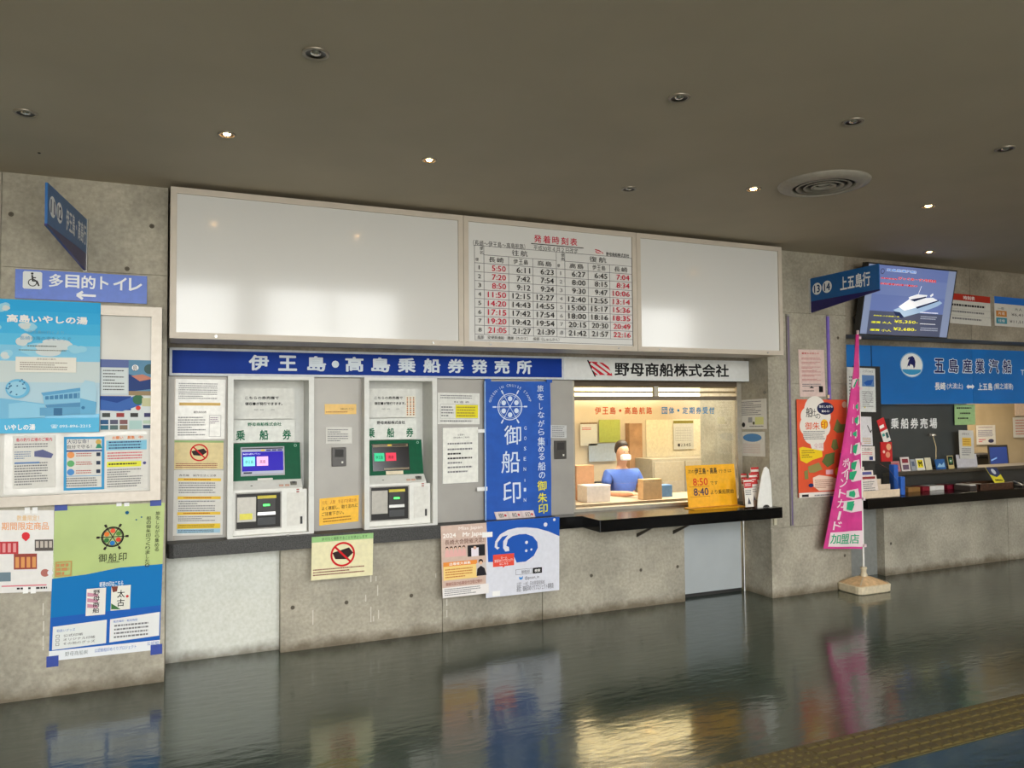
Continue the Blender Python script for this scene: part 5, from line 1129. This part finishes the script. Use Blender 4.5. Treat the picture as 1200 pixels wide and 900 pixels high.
def ftext(ch, u0_, y0_, u1_, y1_, q, off=.006, bold=.02):
    vs2, fs2, x0, x1, ya, yb = glyphs(ch, bold); pr.add([FP(u0_+(u1_-u0_)*(x-x0)/(x1-x0), y1_-(y1_-y0_)*(yy-ya)/(yb-ya), off+1e-4*(i//NB[(ch, bold)])) for i, (x, yy) in enumerate(vs2)], fs2, q)
for i, ch_ in enumerate('ポイントカ'): ftext(ch_, .16, 538+12*i-1, .38, 547+12*i, PKW)
fquad([(.24, 599), (.31, 599), (.28, 609), (.22, 609)], PKW, .006); ftext('ド', .14, 611, .36, 621, PKW)
for i in range(16):
    ua, ub = .10+.9*i/16, .10+.9*(i+1)/16+.002; fquad([(ua, 624-3*(ua-.1)), (ub, 624-3*(ub-.1)), (ub, 640.5), (ua, 640.5)], PKW, .004)
for ch_, u_ in zip('加盟店', (.13, .39, .66)): ftext(ch_, u_, 625.5, u_+.25, 637, GRN, .0065)
o = pr.build('print', flag)
for y in (396, 455, 520, 585, 640):
    p_ = W(1008, y, YK); MB().box((PX-.013, PY-.0265, p_.z-.012), (PX+.013, PY+.0125, p_.z+.012), PKW).build('pole_loop', flag)

# ================================================================== RIGHT BOOTH
# wall notices
s = sheet(5.145, (1112, 343), (1160, 348), (1113.5, 378.5), PAPER); s.rect(0, 0, 1, .22, ink(176, 50, 36)); s.text('時刻表', .34, .05, .62, .18, WHT, .02); s.fine(.05, .32, .95, .42, 1, T_, 3, h=.7); s.rect(.0, .5, 1, .505, GRY); s.fine(.05, .55, .92, .63, 1, GRY, 4, h=.7); s.rect(0, .72, 1, .725, GRY); s.fine(.05, .78, .92, .86, 1, GRY, 5, h=.7)
s.build('fare_board', 'white timetable board with a red top band on the right upper wall', 'board')
s = sheet(5.145, (1165, 347), (1240, 354), (1166, 381.5), PAPER); s.rect(0, 0, 1, .24, ink(40, 110, 200)); s.rect(.02, .48, .18, .68, ink(196, 130, 60)); s.rect(.02, .72, .18, .92, ink(60, 140, 160)); s.text('大人', .3, .34, .42, .44, T_); s.text('小人', .66, .34, .78, .44, T_)
s.text('¥6,410', .25, .53, .48, .64, T_); s.text('¥3,210', .58, .53, .80, .64, T_); s.text('¥11,510', .22, .77, .48, .88, T_); s.text('¥5,760', .58, .77, .80, .88, T_); s.text('一般', .05, .36, .14, .44, T_); s.text('片道', .05, .52, .15, .62, WHT); s.text('往復', .05, .77, .15, .87, WHT)
s.build('fare_board', 'white fare board with a blue top band at the right edge', 'board')
# hanging screen tilted down
tvn = Vector((0, -math.cos(math.radians(10)), -math.sin(math.radians(10))))
c0_ = W(1062, 352, 4.98)
def TVp(x, y): return WP(x, y, c0_, tvn)
A0, A1, A2 = TVp(1017.5, 307), TVp(1122, 317), TVp(1006, 392.5)
tv = empty('hanging_screen', (A0+A1)*.5+Vector((0, .1, -.6)), 'wide flat screen with ferry advertisement tilted down from the upper wall', 'screen')
s = Sheet(A0, A1, A2, M_DARK, .06); s.build('casing', parent=tv)
u_, v_ = (A1-A0), (A2-A0); o_ = tvn*.001
s = Sheet(A0+u_*.012+v_*.02+o_, A0+u_*.988+v_*.02+o_, A0+u_*.012+v_*.98+o_, mat((126, 138, 168), rough=.25, emit=.30, vary=0, name='screen_side'), .001)
def em(*c): return mat(tuple(c), rough=.3, emit=.34, vary=0, name='screen_px')
s.rect(.07, 0, .91, .66, em(96, 112, 164)); s.rect(.07, .18, .91, .42, em(104, 120, 168)); s.rect(.07, .66, .91, 1, em(72, 78, 100))
U = lambda x, y: ((WP(1000+x/6, 300+y/6, A0, tvn)-s.P).dot(s.u)/s.u.length_squared, (WP(1000+x/6, 300+y/6, A0, tvn)-s.P).dot(s.v)/s.v.length_squared)
s.text('五島産業汽船', *U(233, 90), *U(440, 136), em(235, 240, 245), .08); s.text('五島産業汽船', *U(235, 92), *U(438, 134), em(30, 120, 205), .035)
s.ring(*U(205, 110), .022, .006, em(60, 60, 90))
for st_, a_, b_ in (('びっぐあーす2号就航', (315, 152), (580, 206)), ('長崎港発', (192, 152), (308, 176)), ('航路増便2往復で運航中', (190, 188), (450, 232))):
    s.text(st_, *U(*a_), *U(*b_), em(235, 235, 240), .08); s.text(st_, *U(*a_), *U(*b_), em(200, 16, 24), .05)
hullc = em(150, 176, 205); wht = em(225, 228, 235); navy = em(28, 40, 74)
s.poly([U(285, 385), U(420, 340), U(600, 330), U(625, 350), U(590, 372), U(480, 410), U(360, 440), U(310, 430)], hullc)
s.poly([U(285, 395), U(330, 405), U(360, 442), U(340, 446), U(300, 425)], navy); s.poly([U(320, 365), U(400, 310), U(560, 310), U(600, 335), U(470, 370), U(360, 395)], wht)
s.poly([U(390, 300), U(450, 282), U(520, 290), U(510, 310), U(430, 330), U(395, 325)], wht); s.poly([U(398, 318), U(510, 300), U(512, 308), U(430, 332)], navy); s.poly([U(440, 372), U(600, 328), U(600, 336), U(450, 384)], navy); s.line(*U(455, 285), *U(478, 225), .006, wht); s.line(*U(540, 300), *U(560, 285), .02, wht)
yl = em(214, 214, 50)
s.text('長崎港-上五島鯛ノ浦', *U(145, 416), *U(325, 440), yl, .03); s.text('運賃 大人', *U(130, 458), *U(272, 486), yl, .03); s.text('¥5,350-', *U(292, 456), *U(455, 494), yl, .02); s.text('運賃 小人', *U(122, 512), *U(270, 540), yl, .03); s.text('¥2,680-', *U(286, 508), *U(445, 546), yl, .02)
s.fine(*U(470, 404), *U(605, 428), 1, em(230, 230, 235), 2, h=.6)
for k in range(2):
    s.fine(*U(475, 434+80*k), *U(605, 474+80*k), 2, em(170, 175, 190), 6+k, h=.4); s.fine(*U(470, 486), *U(600, 506), 1, em(230, 230, 235), 5, h=.5)
s.build('picture', parent=tv)
mp_ = (A0+A1+A2+(A1+A2-A0))/4
MB().box((mp_.x-.1, mp_.y+.065, mp_.z-.08), (mp_.x+.1, 5.149, mp_.z+.08), M_DARK).build('wall_mount', tv)
cab = MB().tube([W(1003, 390, 5.13), W(1000, 372, 5.1), W(1005, 366, 5.08), W(1012, 372, 5.12)], .006, M_DARK, 6); cab.build('cable', tv)
# blue company sign
YS = 5.43
BSG = mat((0, 108, 188), rough=.35, vary=.05, scale=2, name='booth_blue')
xa = 5.56; xm1 = W(1022, 440, YS).x; xj = W(1140, 440, YS).x
bs = empty('booth_sign', (7.2, YS, 1.65), 'big bright blue booth sign with horse emblem and outlined company name', 'sign')
for x0_, x1_ in ((xa, xm1-.01), (xm1+.004, xj-.003), (xj, 13)): MB().box((x0_, YS, 1.652), (x1_, YS+.04, 2.225), BSG).build('sign_panel', bs)
MB().box((xm1-.012, YS+.004, 1.652), (xm1+.004, YS+.04, 2.225), M_DARK).build('gap_strip', bs)
s = Sheet((xm1, YS-.0012, 2.22), (xm1+3, YS-.0012, 2.22), (xm1, YS-.0012, 1.66), BSG, .0002); s.mb = MB(); s.z = 0
S3 = lambda x, y: fr(s, YS, 1080+x/9, 380+y/9); NV = ink(24, 30, 96); OW = ink(226, 236, 244)
for i, (ch_, a_, b_) in enumerate(zip('五島産業汽船', (130, 282, 428, 565, 705, 850), (240, 388, 532, 660, 812, 948))):
    yt = 362+2*i; yb = 512+1*i; s.text(ch_, *S3(a_-5, yt-6), *S3(b_+5, yb+8), OW, .075); s.text(ch_, *S3(a_+2, yt), *S3(b_-2, yb), NV, .025)
s.text('長崎', *S3(135, 612), *S3(250, 695), WHT, .03); s.text('(大波止)', *S3(262, 618), *S3(432, 690), WHT, .01); s.poly([S3(468, 658), S3(492, 632), S3(492, 646), S3(530, 646), S3(530, 632), S3(554, 658), S3(530, 686), S3(530, 672), S3(492, 672), S3(492, 686)], WHT); s.text('上五島', *S3(588, 618), *S3(745, 698), WHT, .03); s.text('(鯛之浦港)', *S3(758, 622), *S3(962, 696), WHT, .01)
s.text('TEL 095-820-5588', *S3(1040, 480), *S3(1500, 545), WHT, .01)
S4 = lambda x, y: fr(s, YS, 910+x/4.09, 280+y/4.09)
s.ell(*S4(646, 604), .0545, ink(150, 190, 220), rb=.40*.56*1.0); s.ell(*S4(646, 604), .050, ink(236, 238, 238), rb=.205)
cx_, cy_ = S4(646, 604); s.poly([(cx_+.044*math.cos(PI*k/10), cy_+.08+.10*math.sin(PI*k/10)) for k in range(11)], ink(60, 150, 200))
s.poly([S4(*p_) for p_ in ((622, 620), (628, 596), (636, 575), (648, 560), (658, 570), (664, 590), (662, 612), (656, 622), (652, 606), (640, 600), (634, 612), (628, 606))], NV); s.poly([S4(*p_) for p_ in ((638, 574), (626, 580), (630, 568), (645, 562))], NV)
s.build('lettering', parent=bs)
# dark board under it
bdk = tag(bx('booth_board', (5.9, 5.56, .99), (xj+.07, 5.60, 1.652), mat((66, 70, 70), rough=.4, vary=.06, scale=3, name='slate_board')), 'dark slate board with white ticket office lettering under the blue sign', 'board')
s = Sheet(W(1044, 490, 5.558), W(1098, 490, 5.558), W(1044, 504, 5.558), BLK, .0002); s.mb = MB(); s.spaced('乗船券売場', 0, 0, 1, .9, WHT, .03); s.build('lettering', parent=bdk)
# shelf and riser
tag(bx('booth_shelf', (5.6, 5.37, .955), (13.9, 5.64, .99), mat((72, 66, 58), rough=.3, vary=.1, name='shelf_brown'), bev=.004), 'dark brown shelf running over the back of the right counter', 'shelf')
tag(bx('booth_riser', (5.6, 5.51, .792), (13.9, 5.55, .954), mat((58, 58, 56), rough=.35, name='riser_grey')), 'dark grey riser between the right counter and its shelf', 'riser')
tag(bx('baseboard_booth', (5.53, 5.62, 0), (5.6, 5.66, 2.28), M_CONCU), kind='structure')
# booth office
tag(bx('wall_booth_back', (6.75, 7.9, 0), (13.9, 8.0, 2.9), mat((178, 160, 128), rough=.6, vary=.06, scale=2, name='booth_back')), kind='structure')
bl2_ = bpy.data.lights.new('booth_lamp', 'AREA'); bl2_.energy = 70; bl2_.color = (1, .84, .6); bl2_.size = 2.5; bl2_.size_y = .4; bl2_.shape = 'RECTANGLE'
bo = bpy.data.objects.new('booth_lamp', bl2_); bo.location = (9.6, 6.9, 2.85); COL.objects.link(bo)
hs = empty('strip_light', (9.6, 6.9, 2.86), 'long strip light in the booth ceiling behind the blue sign', 'ceiling light'); MB().box((8.35, 6.7, 2.86), (10.85, 7.1, 2.98), M_WHITE).build('housing', hs)
s = sheet(5.555-.02, (1118.5, 474), (1142.5, 474), (1119, 498), mat((160, 196, 136), rough=.5, name='green_paper')); s.fine(.1, .12, .9, .22, 1, T_, 1, h=.7); s.fine(.25, .38, .8, .48, 1, T_, 2, h=.7); s.fine(.15, .62, .7, .72, 1, T_, 3, h=.7)
s.build('notice', 'light green paper notice hanging under the blue booth sign', 'notice')
gz = W(1120, 515, 5.5)
s = sheet(5.45, (1123.5, 504), (1140.5, 504.5), (1125, 537.5), PAPER); s.text('お知らせ', .2, .1, .7, .16, T_); s.rect(.2, .26, .82, .56, ink(228, 190, 90)); s.fine(.25, .3, .78, .52, 3, ink(180, 130, 40), 3); s.fine(.15, .62, .85, .9, 4, GRY, 4)
nb = s.build('notice', 'tall white notice with a yellow block standing on the booth shelf', 'notice')
a_ = W(1121, 533, 5.46); b_ = W(1145, 533, 5.46); MB().add([(a_.x, 5.455, .991), (b_.x, 5.455, .991), (b_.x, 5.47, a_.z), (a_.x, 5.47, a_.z)], [(0, 1, 2, 3)], mat((196, 194, 200), name='holder')).build('holder', nb)
small_y = 7.85
wallpiece('notice', 'white notice with a dark drawing on the booth back wall', 'notice', (1144, 498.5), (1167, 520.5), PAPER, 7.88, .004, lambda s: (s.fine(.1, .08, .9, .14, 1, ink(120, 60, 90), 2), s.fine(.08, .25, .92, .6, 5, ink(110, 110, 150), 3), s.ell(.75, .82, .15, ink(60, 60, 90), rb=.1), s.fine(.1, .7, .5, .9, 2, RD, 9)))
wallpiece('notice', 'bright paper at the right edge on the booth back wall', 'notice', (1187, 489), (1215, 512), PAPER, 7.88, .004, lambda s: s.fine(.1, .1, .9, .9, 6, ink(190, 120, 110), 11))
wallpiece('notice', 'wide pale paper over the bright one at the right edge', 'notice', (1189, 473), (1215, 487), mat((226, 204, 184), name='paper_warm'), 7.88, .004)
# booth desk with laptop and clutter
bk = empty('booth_desk', (8.9, 7.0, 0), 'grey office desk inside the right booth', 'desk'); MB().box((7.0, 6.5, .70), (11.5, 7.6, .74), mat((150, 138, 116), name='desk_top')).build('desk_top', bk)
for x in (7.05, 11.4): MB().box((x, 6.55, 0), (x+.05, 7.55, .70), M_STEEL).build('desk_panel', bk)
def ondesk(x, y, Y): return W(x, y, Y)
p_ = W(1197, 540, 6.6)
lp = empty('laptop', (p_.x, 6.8, .74), 'dark laptop with a blue screen at the right edge of the booth', 'laptop')
q0 = W(1186, 540, 6.6).x
MB().box((q0, 6.62, .741), (q0+.42, 6.9, .76), M_DARK).build('keyboard_base', lp)
s = Sheet((q0+.07, 6.97, 1.10), (q0+.47, 6.97, 1.10), (q0, 6.9, .765), M_DARK, .01); s.rect(.06, .08, .94, .9, mat((40, 56, 110), emit=.3, vary=0, name='laptop_blue')); s.line(.1, .6, .4, .5, .02, ink(120, 160, 220)); s.build('lid', parent=lp)
p_ = W(1154, 528, 7.2); pr_ = empty('label_printer', (p_.x, 7.3, .74), 'low black printer on the booth desk left of the laptop', 'printer')
MB().box((p_.x-.25, 7.15, .741), (p_.x+.1, 7.45, .93), M_DARK, .02).build('body', pr_); MB().box((p_.x-.22, 7.12, .935), (p_.x+.25, 7.4, .97), mat((28, 28, 30), name='printer_lid'), .01).build('lid', pr_)
p_ = W(1176, 530, 7.2); tag(MB().lathe((p_.x, 7.25, .742), [(.0, 0), (.06, 0), (.05, .1), (.07, .17), (0, .2)], M_DARK, 14).build('desk_phone'), 'small round black device on the booth desk', 'device')
tag(bx('paper_stack', (W(1148, 540, 6.75).x, 6.6, .741), (W(1178, 540, 6.75).x, 6.9, .775), PAPER), 'flat bright papers on the booth desk before the laptop', 'papers')
# row of small cards standing on the shelf
def card(x, y0_, w_, h_, c, lab, draw=None, Y=5.40):
    a_ = W(x, 545, Y); hz = h_; s = Sheet((a_.x, Y+.02, .991+hz), (a_.x+w_, Y+.02, .991+hz), (a_.x, Y, .991), mat(c, rough=.4, name='card'), .004)
    if draw: draw(s)
    s.build('sticker_card', lab, 'card', 'small cards standing on the booth shelf')
card(1046, 0, .115, .10, (170, 120, 120), 'red-grey card at the left end of the shelf row', lambda s: s.fine(.1, .2, .9, .8, 3, RD, 1))
card(1057, 0, .12, .135, (214, 206, 204), 'white card with two maroon blocks on the shelf', lambda s: (s.rect(.15, .12, .85, .42, ink(130, 50, 60)), s.rect(.15, .55, .85, .9, ink(110, 90, 110))))
card(1068.5, 0, .065, .11, (150, 156, 164), 'narrow grey card on the shelf left of the yellow square', lambda s: s.rect(.2, .2, .8, .6, ink(90, 100, 120)))
card(1075, 0, .11, .115, (222, 222, 214), 'white card with a yellow square and a black M on the shelf', lambda s: (s.rect(.15, .12, .85, .78, ink(230, 214, 40)), s.text('M', .28, .22, .72, .66, BLK, .05)))
card(1085.5, 0, .085, .12, (214, 208, 180), 'plain cream card on the shelf right of the yellow square')
card(1097.5, 0, .14, .10, (40, 96, 160), 'blue card lying low on the shelf', lambda s: s.poly([(.1, .8), (.4, .4), (.6, .6), (.9, .3), (.9, .8)], ink(150, 190, 220)))
card(1112, 0, .085, .13, (196, 176, 120), 'tan card with a dark green ring on the shelf', lambda s: (s.rect(.08, .05, .92, .72, ink(40, 50, 44)), s.ring(.5, .4, .3, .12, ink(70, 140, 90)), s.ell(.5, .4, .12, WHT)))
# small bright lamp on a stem, on the shelf
p_ = W(1091, 510, 5.52); lm = empty('desk_lamp', (p_.x, 5.5, .991), 'thin-stemmed chrome lamp arching in front of the dark board', 'lamp')
q_ = W(1093, 546, 5.5)
MB().lathe((q_.x+.02, 5.48, .991), [(0, 0), (.04, 0), (.035, .012), (0, .014)], M_STEEL, 14).build('base', lm)
MB().tube([(q_.x+.02, 5.48, 1.0), (p_.x+.03, 5.49, p_.z-.12), (p_.x, 5.50, p_.z)], .004, mat((190, 170, 130), metal=.7, rough=.3, name='brass'), 6).build('stem', lm)
hd = MB(); hd.lathe((p_.x-.01, 5.5, p_.z), [(.0, .02), (.025, .018), (.045, -.002), (.0, -.012)], mat((222, 216, 205), metal=.8, rough=.15, name='chrome'), 14); hd.build('shade', lm)
# trays on the counter right
BSK = mat((66, 40, 26), rough=.5, vary=.25, scale=40, name='basket_brown')
p_ = W(1148, 570, 5.12); p2 = W(1188, 570, 5.12)
tr = empty('basket_tray', ((p_.x+p2.x)/2, 5.2, .791), 'brown wicker tray on the right counter', 'basket')
MB().box((p_.x, 5.12, .791), (p2.x, 5.34, .80), BSK).build('base', tr)
for a_, b_ in (((p_.x, 5.12), (p2.x, 5.13)), ((p_.x, 5.33), (p2.x, 5.34)), ((p_.x, 5.12), (p_.x+.01, 5.34)), ((p2.x-.01, 5.12), (p2.x, 5.34))): MB().box((a_[0], a_[1], .80), (b_[0], b_[1], .855), BSK).build('side', tr)
a_ = W(1158, 555, 5.25); s = Sheet((a_.x-.01, 5.27, 1.0), (a_.x+.16, 5.27, .99), (a_.x+.03, 5.2, .84), ink(226, 214, 60), .004); s.poly([(0, 0), (0, .45), (.5, .6), (1, .4), (1, 0)], ink(60, 66, 100)); s.ell(.5, .25, .18, ink(200, 205, 215)); s.fine(.2, .7, .9, .85, 1, BLK, 4, h=.7)
s.build('pamphlet', 'yellow and navy leaflet standing in the brown wicker tray', 'pamphlet')
a_ = W(1131, 565, 5.2); tag(MB().box((a_.x, 5.15, .791), (a_.x+.2, 5.32, .84), mat((60, 54, 50), name='tray_dark')).box((a_.x+.01, 5.16, .84), (a_.x+.19, 5.31, .850), PAPER).build('letter_tray'), 'dark letter tray with white papers left of the wicker tray', 'tray')
a_ = W(1192, 565, 5.2)
px_ = empty('stationery_tray', (a_.x+.15, 5.25, .791), 'black stationery tray with pale items at the right edge of the counter', 'tray'); MB().box((a_.x, 5.15, .791), (a_.x+.5, 5.4, .81), M_DARK).build('base', px_)
for k in range(4): MB().tube([(a_.x+.03+.09*k, 5.18+.02*k, .819), (a_.x+.16+.09*k, 5.34-.02*k, .83)], .007, (M_WHITE, M_STEEL, mat((200, 170, 130), name='pen'), M_WHITE)[k], 6).build('pen', px_)
# things lying under the shelf
for x0_, x1_, c, lab in ((1079, 1087, (120, 24, 40), 'maroon booklet lying under the booth shelf'), (1088, 1104, (216, 214, 210), 'white booklet lying under the booth shelf'), (1108, 1121, (110, 20, 40), 'dark red booklet beside the white one under the booth shelf'), (1062, 1076, (140, 104, 60), 'brown booklet lying left under the booth shelf')):
    a_ = W(x0_, 568, 5.36); b_ = W(x1_, 568, 5.36); tag(bx('booklet', (a_.x, 5.34, .791), (b_.x, 5.46, .835), mat(c, rough=.35, name='booklet_cover')), lab, 'booklet')
# clear leaflet stand with papers
a_ = W(1012, 580, 5.09); b_ = W(1054, 580, 5.09)
ls = empty('leaflet_stand', ((a_.x+b_.x)/2, 5.25, .791), 'clear tiered leaflet stand on the right counter behind the flag', 'rack')
CP = mat((222, 204, 180), rough=.25, name='cream_acrylic')
for i in range(4):
    z = .80+.045*i; Y0 = 5.085+.055*i
    MB().box((a_.x-.06, Y0, .791 if i == 0 else z), (b_.x-.0-.055*i, Y0+.006, z+.065), CP if i == 0 else mat((214, 198, 178), rough=.3, name='tier_face')).build('tier', ls)
MB().box((a_.x-.06, 5.085, .791), (b_.x, 5.36, .797), CP).build('base', ls)
pf = [(5.085, .791), (5.36, .791), (5.36, 1.08), (5.30, 1.085), (5.20, 1.04), (5.12, .95), (5.085, .86)]
MB().prism(pf, b_.x, b_.x+.005, M_PLAS, 'x').build('side_cheek', ls)
for i, (dx, w_, hh, c1, lab) in enumerate(((.0, .2, .2, (150, 60, 60), 'white leaflet with a red bar in the lowest tier of the clear stand'), (.02, .2, .24, (90, 90, 150), 'white leaflet with a violet bar in the second tier of the clear stand'), (-.03, .2, .27, (180, 90, 100), 'white leaflet with a rose bar in the third tier of the clear stand'))):
    Y0 = 5.093+.055*i; s = Sheet((a_.x+dx, Y0+.03, .80+hh), (a_.x+dx+w_, Y0+.03, .80+hh), (a_.x+dx, Y0+.002, .80), mat((224, 214, 208), rough=.4, name='leaflet'), .003); s.rect(.05, .05, .9, .16, ink(*c1)); s.fine(.1, .25, .9, .9, 7, GRY, 120+i); s.build('leaflet', lab, 'leaflet', 'leaflets in the clear stand')
# rack behind the hanging papers
ra = W(1000, 431, 5.36); rb = W(1031, 431, 5.36); rc = W(1042, 488, 5.36)
rkk = empty('display_rack', ((ra.x+rb.x)/2, 5.36, .791), 'dark display rack holding sheets and leaflets behind the flag pole', 'rack')
MB().box((ra.x, 5.356, .791), (rb.x, 5.366, W(1010, 429, 5.36).z), M_DARK).build('back_board', rkk)
MB().box((rb.x, 5.356, .991), (rc.x, 5.366, rc.z-.02), M_DARK).build('side_board', rkk)
# hanging display papers left of board
def hang(tl, tr, bl, Y, lab, face, draw, cat='poster'):
    s = sheet(Y, tl, tr, bl, face, .003); draw(s); return s.build('poster' if cat == 'poster' else 'leaflet', lab, cat)
hang((992.5, 430), (1008, 431), (993, 480), 5.35, 'white sheet behind the flag pole, mostly hidden beside the pillar', mat((206, 204, 198), name='paper_g'), lambda s: s.fine(.15, .2, .8, .9, 9, GRY, 130))
def g1(s): s.text('ジェットフォイル', .15, .04, .85, .10, T_); s.rect(.1, .16, .92, .42, ink(96, 130, 180)); s.poly([(.2, .34), (.45, .28), (.85, .26), (.7, .38), (.4, .40)], ink(40, 90, 170)); s.ring(.5, .66, .26, .02, GRY); s.fine(.1, .52, .9, .9, 8, ink(150, 150, 150), 131); s.ell(.25, .9, .04, ink(220, 200, 60))
hang((1008, 431), (1025.5, 432), (1009, 482.5), 5.352, 'white sheet with a blue ferry photo hanging left of the blue sign', mat((218, 220, 218), name='paper_h'), g1)
hang((1008, 488), (1021, 488.5), (1010, 522), 5.352, 'white sheet with a black curve drawing beside the flag pole', mat((210, 210, 216), name='paper_i'), lambda s: (s.line(.6, .3, .85, .55, .01, BLK), s.line(.85, .55, .95, .45, .01, BLK), s.fine(.1, .72, .9, .95, 4, ink(190, 160, 110), 8)))
hang((1008, 523), (1025, 523), (1008.5, 540), 5.352, 'small white sheet over the clear leaflet stand', mat((222, 216, 212), name='paper_j'), lambda s: (s.text('ご自由に', .1, .1, .8, .3, T_), s.fine(.1, .4, .9, .6, 2, RD, 9), s.rect(.6, .7, .85, .95, ink(50, 60, 120))))
s = Sheet(W(1027.5, 493, 5.352), W(1035.5, 489, 5.352), W(1036, 520, 5.352), mat((200, 40, 48), rough=.35, name='red_leaflet'), .003); s.rect(.08, .25, .7, .38, WHT); s.rect(.0, .5, 1, 1, ink(222, 222, 218)); s.rect(.1, .6, .45, .72, ink(60, 150, 140)); s.rect(.55, .62, .9, .85, ink(60, 90, 90)); s.build('leaflet', 'tilted red and white leaflet in front of the dark board', 'leaflet')
s = Sheet(W(1032, 518, 5.345), W(1045, 518, 5.345), W(1033, 541, 5.345), mat((190, 36, 40), rough=.35, name='red_pouch'), .01); s.ell(.7, .25, .22, ink(225, 170, 130)); s.ell(.6, .65, .2, ink(222, 150, 120)); s.ell(.25, .5, .1, ink(235, 200, 190)); s.build('leaflet', 'red picture leaflet with orange shapes over the clear stand', 'leaflet')
BLB = mat((50, 100, 190), rough=.3, name='blue_pack')
for k, (x, y) in enumerate(((1048, 548), (1056, 562))):
    p_ = W(x, y, 5.2); z0_ = .791
    tag(MB().box((p_.x-.025, 5.18, z0_), (p_.x+.03, 5.24, p_.z+.03), BLB, .01).build('blue_packet'), ('tall', 'short')[k]+' blue packet beside the clear leaflet stand', 'packet')

print('triangles', sum(len(p.vertices)-2 for me in bpy.data.meshes for p in me.polygons), 'objects', len(bpy.data.objects))
